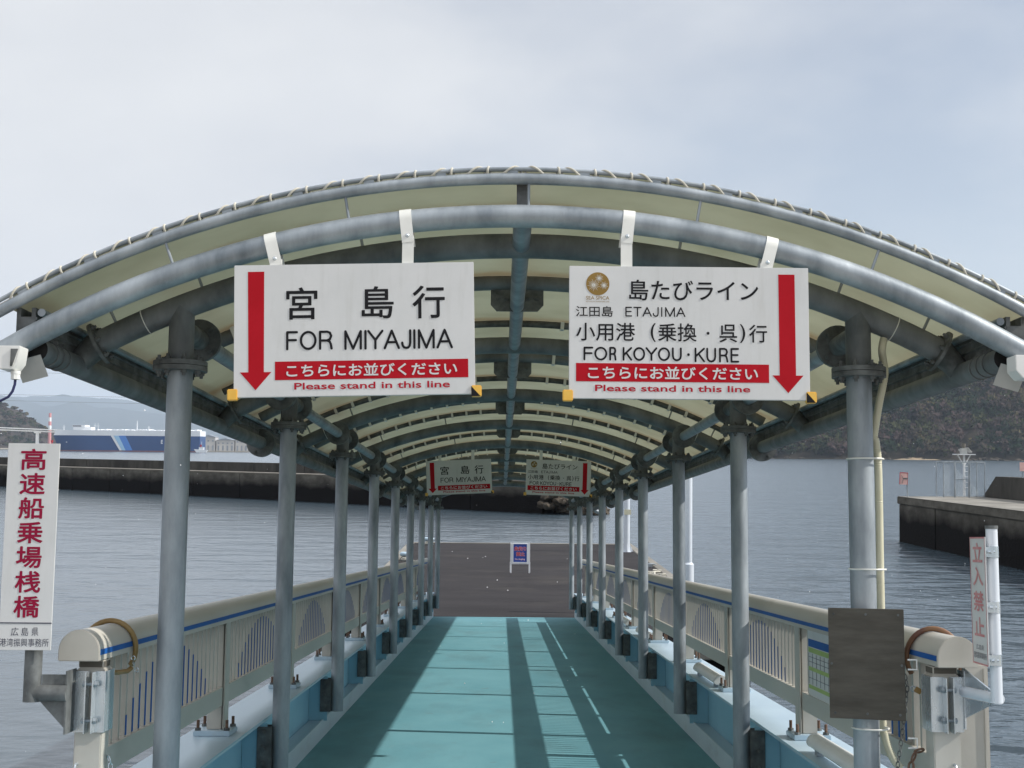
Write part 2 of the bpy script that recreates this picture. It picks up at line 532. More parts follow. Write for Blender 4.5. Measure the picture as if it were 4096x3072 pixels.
STROKES = {
    'F': [[(1, 0), (0, 0), (0, 1)], [(0, .47), (.9, .47)]],
    'O': ['o'],
    'R': [[(0, 1), (0, 0), (.62, 0), (.85, .06), (.96, .25), (.85, .45), (.62, .52), (0, .52)], [(.62, .52), (.82, .58), (.93, .74), (1, 1)]],
    'M': [[(0, 1), (0, 0), (.5, 1), (1, 0), (1, 1)]],
    'I': [[(.5, 0), (.5, 1)]],
    'Y': [[(0, 0), (.5, .52), (1, 0)], [(.5, .52), (.5, 1)]],
    'A': [[(0, 1), (.5, 0), (1, 1)], [(.19, .66), (.81, .66)]],
    'J': [[(1, 0), (1, .68), (.93, .88), (.75, .98), (.5, 1), (.22, .97), (.06, .86), (0, .70)]],
    'K': [[(0, 0), (0, 1)], [(1, 0), (0, .62)], [(.36, .42), (1, 1)]],
    'U': [[(0, 0), (0, .64), (.08, .85), (.27, .97), (.5, 1), (.73, .97), (.92, .85), (1, .64), (1, 0)]],
    'E': [[(1, 0), (0, 0), (0, 1), (1, 1)], [(0, .48), (.92, .48)]],
    'T': [[(0, 0), (1, 0)], [(.5, 0), (.5, 1)]],
}
STROKES['O'] = [[(.5 + .5 * sin(2 * pi * k / 24), .5 - .5 * cos(2 * pi * k / 24)) for k in range(25)]]


def stroke_letter(mb, key, ch, u0, u1, v0, v1, to3, wu, wv):
    """a round-ended stroke letter filling the box; wu, wv are half stroke widths in u and v"""
    mb.use(key)
    a0, a1, b0, b1 = u0 + wu, u1 - wu, v0 + wv, v1 - wv
    dep = 0
    for line in STROKES[ch]:
        pts = [(a0 + (a1 - a0) * x if a1 > a0 else (u0 + u1) / 2, b0 + (b1 - b0) * y) for x, y in line]
        for i in range(len(pts) - 1):
            (p0, q0), (p1, q1) = pts[i], pts[i + 1]
            an = atan2((q1 - q0) / wv, (p1 - p0) / wu)
            out = [(p1 + wu * cos(an - pi / 2 + pi * k / 8), q1 + wv * sin(an - pi / 2 + pi * k / 8)) for k in range(9)]
            out += [(p0 + wu * cos(an + pi / 2 + pi * k / 8), q0 + wv * sin(an + pi / 2 + pi * k / 8)) for k in range(9)]
            sh = Vector((0, -.00001 * dep, 0)); dep += 1
            mb.add([to3(x, y) + sh for x, y in out], [tuple(range(len(out)))])


def bold_text(mb, key, body, u0, u1, v0, v1, to3, du, dv, toward):
    """heavier lettering: the same glyphs laid again a stroke's breadth to each side, each 0.02 mm above the last"""
    j = 0
    for a, c in ((-1, 0), (1, 0), (0, -1), (0, 1), (.7, .7), (-.7, .7), (.7, -.7), (-.7, -.7), (0, 0)):
        sh = toward * (.00002 * j); j += 1
        put_text(mb, key, body, u0 + du + a * du, u1 - du + a * du, v0 + dv + c * dv, v1 - dv + c * dv, lambda u, v, sh=sh: to3(u, v) + sh)


def put_text(mb, key, body, u0, u1, v0, v1, to3, off=0.0):
    """lettering fitted into the box u0..u1, v0 (top) .. v1 (bottom); to3 maps (u, v) onto the face"""
    vs, fs = text_geo(body, off)
    mb.use(key)
    mb.add([to3(u0 + (u1 - u0) * a, v1 + (v0 - v1) * b) for a, b in vs], fs)
#@@PART2
# ================================================================== LARGE STRUCTURE
# ------------------------------------------------------------------ sea
msea = bpy.data.materials.new('sea_water')
msea.use_nodes = True
n, l = msea.node_tree.nodes, msea.node_tree.links
p = n['Principled BSDF']
p.inputs['Base Color'].default_value = (0.056, 0.080, 0.100, 1)
p.inputs['Roughness'].default_value = 0.17
p.inputs['IOR'].default_value = 1.33
g = n.new('ShaderNodeNewGeometry')
sep = n.new('ShaderNodeSeparateXYZ'); l.new(g.outputs['Position'], sep.inputs[0])
shel = n.new('ShaderNodeMapRange')                 # sheltered basin on the left, open water on the right
shel.inputs['From Min'].default_value = -8; shel.inputs['From Max'].default_value = 12
shel.inputs['To Min'].default_value = 0.26; shel.inputs['To Max'].default_value = 1.4
l.new(sep.outputs['X'], shel.inputs['Value'])
prev = None
for sc_, st, dist in ((0.20, (1.0, 1.7, 1), .38), (0.75, (1.0, 1.5, 1), .12), (2.6, (1, 1.2, 1), .030)):
    mp = n.new('ShaderNodeMapping'); mp.inputs['Scale'].default_value = st
    mp.inputs['Rotation'].default_value = (0, 0, radians(18))
    nz = n.new('ShaderNodeTexNoise'); nz.inputs['Scale'].default_value = sc_; nz.inputs['Detail'].default_value = 3
    nz.inputs['Distortion'].default_value = .6
    l.new(g.outputs['Position'], mp.inputs['Vector']); l.new(mp.outputs[0], nz.inputs['Vector'])
    b = n.new('ShaderNodeBump'); b.inputs['Distance'].default_value = dist
    l.new(nz.outputs['Fac'], b.inputs['Height'])
    l.new(shel.outputs[0], b.inputs['Strength'])
    if prev: l.new(prev.outputs[0], b.inputs['Normal'])
    prev = b
l.new(prev.outputs[0], p.inputs['Normal'])
M['sea'] = msea
o = MB().use('sea').add([(-11800, -400, 0), (11800, -400, 0), (11800, 16800, 0), (-11800, 16800, 0)], [(0, 1, 2, 3)]).build('sea')
tag(o, 'grey blue rippled sea water of the harbour', 'sea', kind='structure')

# ------------------------------------------------------------------ quay behind and under the viewer
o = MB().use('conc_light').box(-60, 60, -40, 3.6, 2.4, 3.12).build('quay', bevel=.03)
tag(o, 'concrete quay that the gangway leads down from', 'quay', kind='structure')
o = MB().use('conc').box(-60, 60, -39.9, 3.5, -2, 2.396).build('quay_wall')
tag(o, 'dark stained face of the quay above the water', 'quay wall', kind='structure')

# ------------------------------------------------------------------ floating pontoon
PZ = 1.17
pon = thing('floating_pontoon', 'broad dark floating pontoon at the far end of the gangway', 'pontoon', (0.7, 39, 0), 'W')
MB().use('asphalt').box(-3.25, 4.62, 26.6, 51.3, 0.95, PZ).build('deck', pon, bevel=.01)
k = MB().use('conc_top')
k.box(-3.5, -3.254, 26.4, 51.5, 0.7, PZ + .03); k.box(4.624, 4.9, 26.4, 51.5, 0.7, PZ + .03)
k.box(-3.5, 4.9, 51.304, 51.56, 0.7, PZ + .015); k.box(-3.254, 4.624, 26.3, 26.596, .7, PZ - .2)
k.build('edge_kerb', pon, bevel=.02)
MB().use('conc').box(-3.42, 4.82, 26.45, 51.48, -1.2, .948).build('hull', pon)

# ------------------------------------------------------------------ gangway
XC = 0.07                                          # middle of the walkway
Y0, PITCH, NF = 5.475, 2.83, 9                     # first frame, frame spacing, frames
gang = thing('gangway', 'turquoise coated gangway sloping down to the pontoon between pale blue girders', 'gangway', (XC, 5, 0))
DH = 1.475
MB().use('turquoise').box(XC - DH, XC + DH, 3.4, 28.78, -.05, 0).build('deck', gang)
MB().use('galv_dark').box(XC - DH + .02, XC + DH - .02, 28.784, 29.25, -.055, -.03).build('flap_plate', gang)
for s in (-1, 1):
    b = MB().use('toe')
    b.box(XC + s * (DH + .003) - .006, XC + s * (DH + .003) + .006, 3.4, 28.8, -.06, .14)
    b.build('toe_plate', gang, (XC + s * DH, 5, 0))
    b = MB().use('blue')
    xw = XC + s * 1.60
    b.box(xw - .007, xw + .007, 3.4, 28.9, -.45, .4765)                      # web
    b.use('paleblue')
    b.box(xw + s * -.115, xw + s * -.009, 3.4, 28.8, .108, .128)            # ledge beside the walkway
    b.box(XC + s * 1.463, XC + s * 1.79, 3.4, 28.95, .477, .495)           # top flange
    gi = b.build('girder', gang, (xw, 5, 0), bevel=.003)
    st = None
    for i in range(NF):
        for dy in (-.052,):
            q = MB().use('blue').box(xw - s * .155, xw - s * .009, Y0 + i * PITCH + dy, Y0 + i * PITCH + dy + .012, .13, .4765)
            if st is None:
                st = q.build('stiffener', gi, (xw, Y0, 0)); ST = st
            else:
                c = st.copy(); COL.objects.link(c); c.parent = gi; c.location = st.location + Vector((0, i * PITCH, 0))

# ------------------------------------------------------------------ canopy
can = thing('canopy', 'arched cream fabric canopy on rows of grey steel columns over the gangway', 'canopy', (XC, Y0, 0))
RM, ZC = 3.68, -.925                                # radius and centre height of the steel arches


def arc(Rr, half, y, nseg=40, x_from=None):
    a1 = math.asin(half / Rr)
    return [(XC + Rr * sin(-a1 + 2 * a1 * i / nseg), y, ZC + Rr * cos(-a1 + 2 * a1 * i / nseg)) for i in range(nseg + 1)]


def on_arc(Rr, x):                                   # height of the arch at offset x from the middle
    return ZC + sqrt(Rr * Rr - x * x)


COLX, EAVX, EAVZ = 1.374, 1.79, 2.24
FZ = 2.244                                           # column flange joint
# columns, one of each hand, then copied down the gangway
for s in (-1, 1):
    x = XC + s * COLX
    b = MB().use('galv')
    b.tube([(x, Y0, .20), (x, Y0, FZ - .02)], .0508, 24)
    col = b.build('column', can, (x, Y0, .2))
    b = MB().use('galv_dark')
    for z0, z1 in ((FZ - .020, FZ - .001), (FZ + .001, FZ + .020)):
        b.tube([(x, Y0, z0), (x, Y0, z1)], .108, 28)
    for k in range(8):
        a = 2 * pi * (k + .5) / 8
        for sg in (-1, 1):
            b.bolt((x + .085 * cos(a), Y0 + .085 * sin(a), FZ + sg * .02), (0, 0, sg), .013, .012, .012)
    b.build('column_flange', col, (x, Y0, FZ))
    zt, zb = on_arc(RM, COLX), 2.40

    def head(y, sides):
        b = MB().use('galv_shaded')
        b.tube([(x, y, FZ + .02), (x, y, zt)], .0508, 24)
        b.use('galv_dark')
        for sg in sides:                              # stubs of the side beam with round flanges
            b.tube([(x, y, zb), (x, y + sg * .335, zb)], .043, 18)
            b.tube([(x, y + sg * .322, zb), (x, y + sg * .352, zb)], .092, 26)
            for k in range(4):
                a = 2 * pi * (k + .5) / 4
                b.bolt((x + .068 * cos(a), y + sg * .322, zb + .068 * sin(a)), (0, -sg, 0), .011, .012, .008)
        return b
    b = MB().use('galv_dark')                         # bracket that hangs the column on the girder
    xa, xb = x + s * .045, x + s * .128
    b.box(min(xa, xb), max(xa, xb), Y0 - .066, Y0 - .054, .20, .455)
    b.box(min(xa, xb), max(xa, xb), Y0 + .038, Y0 + .05, .20, .455)
    b.box(x + s * .046 - .004, x + s * .046 + .004, Y0 - .053, Y0 + .037, .20, .455)
    for zz in (.245, .335, .425):
        b.bolt((x + s * .09, Y0 - .066, zz), (0, -1, 0), .014, .014, .01)
    b.build('girder_bracket', col, (x, Y0, .2), bevel=.002)
    cols = [col] + [copy_part(col, can, (0, i * PITCH, 0)) for i in range(1, NF)]
    head(Y0, (1,)).build('column_head', cols[0], (x, Y0, FZ))
    hd = head(Y0, (-1, 1)).build('column_head', cols[0], (x, Y0, FZ))
    hd.parent = cols[1]
    for c in cols[2:-1]:
        g_ = hd.copy(); COL.objects.link(g_); g_.parent = c
    hd = head(Y0, (-1,)).build('column_head', cols[0], (x, Y0, FZ)); hd.parent = cols[-1]
    # side beam between the column heads
    sb = MB().use('galv').tube([(x, Y0 + .352, zb), (x, Y0 + PITCH - .352, zb)], .036, 18).build('side_beam', can, (x, Y0, zb))
    for i in range(1, NF - 1):
        copy_part(sb, can, (0, i * PITCH, 0))
    # eave pipe in lengths joined by round flanges
    ex = XC + s * EAVX
    joints = [9.72, 18.9, 23.2]
    ends = [4.98] + joints + [28.6]
    for j in range(len(ends) - 1):
        b = MB().use('galv_shaded')
        y0_, y1_ = ends[j] + (.02 if j else 0), ends[j + 1] - .02
        pts = [(ex, y0_, EAVZ), (ex, y1_, EAVZ)]
        if j == 0:                                    # open front end, a black core painting the shade inside the pipe
            b.tube(pts, .0445, 24, cap=False); b.use('dark').tube([(ex, y0_ + .03, EAVZ), (ex, y1_, EAVZ)], .040, 20)
            b.use('galv_shaded')
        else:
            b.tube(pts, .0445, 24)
        b.use('galv_dark')
        if j:
            b.tube([(ex, y0_ - .019, EAVZ), (ex, y0_ + .01, EAVZ)], .10, 28)
        if j < len(ends) - 2:
            b.tube([(ex, y1_ - .01, EAVZ), (ex, y1_ + .019, EAVZ)], .10, 28)
            for k in range(6):
                a = 2 * pi * k / 6
                b.bolt((ex + .075 * cos(a), y1_ - .01, EAVZ + .075 * sin(a)), (0, -1, 0), .013, .014, .01)
        ep = b.build('eave_pipe', can, (ex, y0_, EAVZ))
        if j == 0:
            b = MB().use('galv_dark')
            for yy in (5.10, 5.17, 5.24):
                b.ring((ex, yy, EAVZ), (0, 1, .12 * s), .0465, .0028, 30, 6)
                b.box(ex - s * .01 - .008, ex - s * .01 + .008, yy - .006, yy + .006, EAVZ + .046, EAVZ + .058)
            b.build('wire_tie', ep, (ex, 5.1, EAVZ))
    # dark channel that holds the edge of the fabric
    cx_, cz_ = XC + s * 1.838, 2.370
    b = MB().use('galv_dark')
    q0 = cz_ - .083
    b.prism([(cx_ - .035, q0), (cx_ + .035, q0), (cx_ + .035, cz_ + .03), (cx_ + .02, cz_ + .03), (cx_ + .02, cz_ - .004),
             (cx_ - .02, cz_ - .004), (cx_ - .02, cz_ + .03), (cx_ - .035, cz_ + .03)], 'y', 5.0, 28.6)
    for zz in (cz_ - .045, cz_ - .01):
        b.tube([(cx_ - s * .036, 5.0, zz), (cx_ - s * .036, 28.6, zz)], .006, 6)
    b.use('galv').tube([(cx_ - s * .056, 5.0, cz_ + .012), (cx_ - s * .056, 28.6, cz_ + .012)], .015, 10)
    for i in range(34):
        yy = 5.2 + i * .69
        b.use('galv_dark').tube([(ex, yy, EAVZ + .03), (cx_, yy, cz_ - .08)], .010, 6)
    b.build('edge_channel', can, (cx_, Y0, cz_))

# arches: a heavy pipe with a thin fabric pipe standing on it at each frame, a splice arch half way between
MEMR, THINR, MIDR = RM + .163, RM + .135, RM + .118


def clips(b, Rr, rp, y, half, step=.145, w=.011):
    a1 = half / Rr
    k = int(2 * half / step)
    for i in range(k + 1):
        a = -a1 + 2 * a1 * i / k
        if abs(a) < .04: continue
        mx = Matrix.Translation((XC, y, ZC)) @ Matrix.Rotation(a, 4, 'Y')
        b.box(-w, w, -rp - .004, rp + .004, Rr - rp - .006, Rr - rp + .012, mx)
        b.box(-w, w, -rp - .007, -rp + .001, Rr - rp - .004, Rr + rp, mx)


def struts(b, R0, R1, y, angs, r=.006):
    for x in angs:
        a = math.asin(x / RM)
        b.tube([(XC + R0 * sin(a), y, ZC + R0 * cos(a)), (XC + R1 * sin(a), y, ZC + R1 * cos(a))], r, 8)


b = MB().use('galv_shaded'); b.tube(arc(RM, 1.70, Y0, 48), .0508, 22)
for s in (-1, 1):                                     # end plate and saddle to the eave pipe
    a = math.asin(1.70 / RM)
    mx = Matrix.Translation((XC, Y0, ZC)) @ Matrix.Rotation(s * a, 4, 'Y')
    b.use('galv_dark')
    p0, p1 = mx @ Vector((0, 0, RM)), mx @ Vector((s * .014, 0, RM))
    b.tube([p0, p1], .088, 24)
    b.tube([p1, Vector((XC + s * (EAVX - .01), Y0, EAVZ + .02))], [.055, .046], 16)
    for k in range(6):
        q = mx @ Vector((0, .07 * cos(2 * pi * k / 6), RM + .07 * sin(2 * pi * k / 6)))
        b.bolt(q, mx.to_3x3() @ Vector((-s, 0, 0)), .011, .012, .008)
    b.use('strap')                                    # painted band round the pipe near its end
    a2 = math.asin(1.52 / RM)
    b.ring((XC + s * RM * sin(a2), Y0, ZC + RM * cos(a2)), (cos(a2), 0, -s * sin(a2)), .0512, .0022, 28, 4)
arch = b.build('main_arch', can, (XC, Y0, 2.7))
b = MB().use('galv_dark'); b.tube(arc(THINR, 1.78, Y0, 44), .0215, 12)
clips(b.use('strap'), THINR, .0215, Y0, 1.62)
b.use('galv'); struts(b, RM + .045, THINR, Y0, (-1.62, -1.28, -.64, 0.0, .64, 1.28, 1.62))
thin = b.build('fabric_pipe', can, (XC, Y0, 2.8))
b = MB().use('galv_shaded'); b.tube(arc(MIDR, 1.80, Y0 + PITCH / 2, 44), .037, 18)
clips(b.use('strap'), MIDR, .037, Y0 + PITCH / 2, 1.62)
mid = b.build('splice_arch', can, (XC, Y0 + PITCH / 2, 2.8))
b = MB().use('galv_dark')
ym, zg = Y0 + PITCH / 2, on_arc(MIDR, 0) - .03
b.prism([(XC - .135, zg), (XC + .135, zg), (XC + .135, zg - .085), (XC + .105, zg - .118), (XC - .105, zg - .118), (XC - .135, zg - .085)], 'y', ym - .007, ym + .007)
for xx in (-.1, -.055, .055, .1):
    b.bolt((XC + xx, ym - .007, zg - .05), (0, -1, 0), .012, .01, .006)
b.build('gusset_plate', mid, (XC, ym, zg))
for i in range(1, NF):
    copy_part(arch, can, (0, i * PITCH, 0))
    copy_part(thin, can, (0, i * PITCH, 0))
    if i < NF - 1:
        copy_part(mid, can, (0, i * PITCH, 0))
RZ = ZC + RM
YF, YE = 4.96, 28.62
b = MB().use('galv')
segs = [YF + .03] + [Y0 + i * PITCH for i in range(NF)] + [YE - .03]
for i in range(len(segs) - 1):
    a0, a1 = segs[i] + (.03 if i else 0), segs[i + 1] - .03
    rp = mb_ = MB().use('galv')
    rp.tube([(XC, a0, RZ), (XC, a1, RZ)], .036, 20)
    if i in (0,) or i == len(segs) - 2:
        rp.build('ridge_pipe', can, (XC, a0, RZ))
    elif i == 1:
        rpp = rp.build('ridge_pipe', can, (XC, a0, RZ))
    else:
        copy_part(rpp, can, (0, (i - 1) * PITCH, 0))
# end arches of the canopy: heavy pipe, fabric edge pipe above it, thin rod laced with rope
EDR, RODR = RM + .142, RM + .179
for yy in (YF, YE):
    MB().use('galv').tube(arc(RM, 2.02, yy, 60), .0425, 24).build('end_arch', can, (XC, yy, 2.7))
    b = MB().use('galv'); b.tube(arc(EDR, 2.06, yy, 60), .0215, 16)
    k = 15
    for i in range(k):                                # tabs that carry the rod
        a = (-2.0 + 4.0 * (i + .35) / k) / EDR
        mx = Matrix.Translation((XC, yy, ZC)) @ Matrix.Rotation(a, 4, 'Y')
        b.prism([(-.022, EDR + .012), (.022, EDR + .012), (.016, RODR + .006), (-.016, RODR + .006)], 'y', -.005, .005, mx)
    struts(b, RM + .035, EDR, yy, (-1.92, -1.28, -.64, .02, .64, 1.28, 1.92), .0055)
    b.use('galv_dark').box(XC - .024, XC + .018, yy + .03, yy + .038, RZ + .03, ZC + EDR)
    b.build('fabric_edge_pipe', can, (XC, yy, 2.9))
    MB().use('galv').tube(arc(RODR, 2.06, yy, 60), .0085, 10).build('lacing_rod', can, (XC, yy, 2.95))
    b = MB().use('rope')
    KEYS = [(0, 0), (.02, .25), (.05, .5), (.08, .75), (.11, 1.0), (.42, 1.0), (.55, 1.18), (.70, 1.36), (.80, 1.5), (.88, 1.62), (.93, 1.8), (.97, 2.0), (1.0, 2.0)]
    for sd in (-1, 1):
        pts = []
        period = .136
        for q in range(15):
            for j in range(len(KEYS) - 1):
                (s0, f0), (s1, f1) = KEYS[j], KEYS[j + 1]
                for m_ in range(3):
                    u_ = m_ / 3
                    adv, ph = s0 + (s1 - s0) * u_, 2 * pi * (f0 + (f1 - f0) * u_)
                    a = sd * (-2.04 + (q + adv) * period) / RODR
                    rr = .0115
                    rad_ = RODR - .002 - rr * cos(ph) * (1.25 if cos(ph) > 0 else 1)
                    pts.append((XC + rad_ * sin(-a * -1), yy - rr * sin(ph), ZC + rad_ * cos(a)))
        b.tube(pts, .0042, 7)
    b.build('lacing_rope', can, (XC, yy, 2.95))
# the fabric
b = MB().use('membrane')
ys = []
stations = [YF + .045] + [Y0 + i * PITCH / 2 for i in range(2 * NF - 1)] + [YE - .045]
for i in range(len(stations) - 1):
    for k in range(5):
        ys.append((stations[i] + (stations[i + 1] - stations[i]) * k / 5, sin(pi * k / 5) * .012))
ys.append((stations[-1], 0))
NA = 44
ys = [(YF + .012, -(RODR - MEMR) + .004)] + ys + [(YE - .012, -(RODR - MEMR) + .004)]
ha = math.asin(1.875 / MEMR)
vs = []
for y, sg in ys:
    row = [(XC + (MEMR - sg) * sin(-ha + 2 * ha * j / (NA - 4)), y, ZC + (MEMR - sg) * cos(-ha + 2 * ha * j / (NA - 4))) for j in range(NA - 3)]
    zl = row[0][2]
    lf = [(XC - 1.878, y, 2.385), (XC - 1.882, y, (zl + 2.385) / 2 + .005)]
    vs += lf + row + [(2 * XC - q[0], q[1], q[2]) for q in lf[::-1]]
fs = [(i * (NA + 1) + j, i * (NA + 1) + j + 1, (i + 1) * (NA + 1) + j + 1, (i + 1) * (NA + 1) + j) for i in range(len(ys) - 1) for j in range(NA)]
b.add(vs, fs).build('fabric_roof', can, (XC, Y0, 0))

# ------------------------------------------------------------------ railings
RX, RY0, RY1, RP = 1.612, 5.08, 28.3, 2.40
for s, side in ((-1, 'left'), (1, 'right')):
    rl = thing('railing', 'beige aluminium railing with a blue line along the %s hand side of the gangway' % side, 'railing', (XC + s * RX, RY0, .5),
               group='railings of the gangway')
    x = XC + s * RX
    zb, zt = 1.107, 1.218
    prof = [(x - .074, zb), (x + .074, zb), (x + .074, zb + .036)]
    prof += [(x + .074 * cos(pi * k / 14), zb + .036 + .075 * sin(pi * k / 14)) for k in range(1, 14)] + [(x - .074, zb + .036)]
    b = MB().use('beige')
    yj = [RY0 + .012, 7.05, 11.8, 16.6, 21.4, 26.2, RY1]
    for j in range(len(yj) - 1):
        b.prism(prof, 'y', yj[j] + .001, yj[j + 1] - .001)
    hr = b.build('handrail', rl, (x, RY0, zb))
    b = MB().use('stripe')
    xi = x - s * .0752
    b.box(xi - .001, xi + .001, RY0 + .012, RY1, zb + .020, zb + .040)
    b.build('blue_line', hr, (x, RY0, zb))
    cap = [(x + (q[0] - x) * 1.02, zb - .002 + (q[1] - zb) * 1.03) for q in prof]
    MB().use('beige').prism(cap, 'y', RY0 - .004, RY0 + .010).build('end_cap', rl, (x, RY0, zb), bevel=.003)
    # posts
    npost = int((RY1 - 5.25) / RP) + 1
    b = MB().use('beige')
    pxo = x + s * .015
    yp = 5.25 + RP
    b.box(pxo - .04, pxo + .04, yp - .05, yp + .05, .525, zb - .001)
    b.box(pxo - s * .052 - .004, pxo - s * .052 + .004, yp - .062, yp + .062, .525, zb - .001)
    post = b.build('post', rl, (pxo, yp, .5), bevel=.003)
    b = MB().use('paleblue').box(pxo - .10, pxo + .10, yp - .11, yp + .11, .4955, .524)
    bp = b.build('base_plate', post, (pxo, yp, .5), bevel=.004)
    for sx in (-.078, .078):
        for sy in (-.085, .085):
            b = MB()
            b.use('galv_dark').tube([(pxo + sx, yp + sy, .524), (pxo + sx, yp + sy, .538)], .017, 6)
            b.use('rust').tube([(pxo + sx, yp + sy, .538), (pxo + sx, yp + sy, .580)], .0085, 8)
            b.build('anchor_bolt', post, (pxo, yp, .5))
    for i in range(1, npost - 1):
        copy_part(post, rl, (0, i * RP, 0))
    # baluster panels: bars with blue strips of rising and falling height
    first = None
    b = MB()
    y0_ = 5.25 + RP
    nb = 22
    b.use('beige').box(x - .03, x + .03, y0_ + .064, y0_ + RP - .064, .655, .752)
    for k in range(nb):
        yy = y0_ + .15 + k * .1
        b.use('beige').box(x - .014, x + .014, yy - .011, yy + .011, .752, zb - .001)
        hgt = .31 * sin(pi * (k - 2.0) / (nb - 5.0)) ** .8 if 2 < k < nb - 3 else 0
        if hgt > .02:
            b.use('stripe').box(x - s * .0155 - .001, x - s * .0155 + .001, yy - .0092, yy + .0092, .757, .757 + hgt)
    pan = b.build('baluster_panel', rl, (x, y0_, .7))
    for i in range(-1, npost - 2):
        if i: copy_part(pan, rl, (0, i * RP, 0))
    # end post
    ex0 = x - s * .03
    b = MB().use('beige_rust').box(ex0 - .05, ex0 + .05, 5.13, 5.23, -.6, 1.075)
    b.use('plywood').box(ex0 - .046, ex0 + .046, 5.134, 5.226, 1.075, zb - .003)
    b.build('end_post', rl, (ex0, 5.18, .5), bevel=.004)
# ================================================================== SIGNS
NEG = Vector((0, -1, 0))


def wide_text(mb, key, body, u0, u1, v0, v1, to3, toward):
    bold_text(mb, key, body, u0, u1, v0, v1 + (v1 - v0) * .0, to3, .0010, .0014, toward)



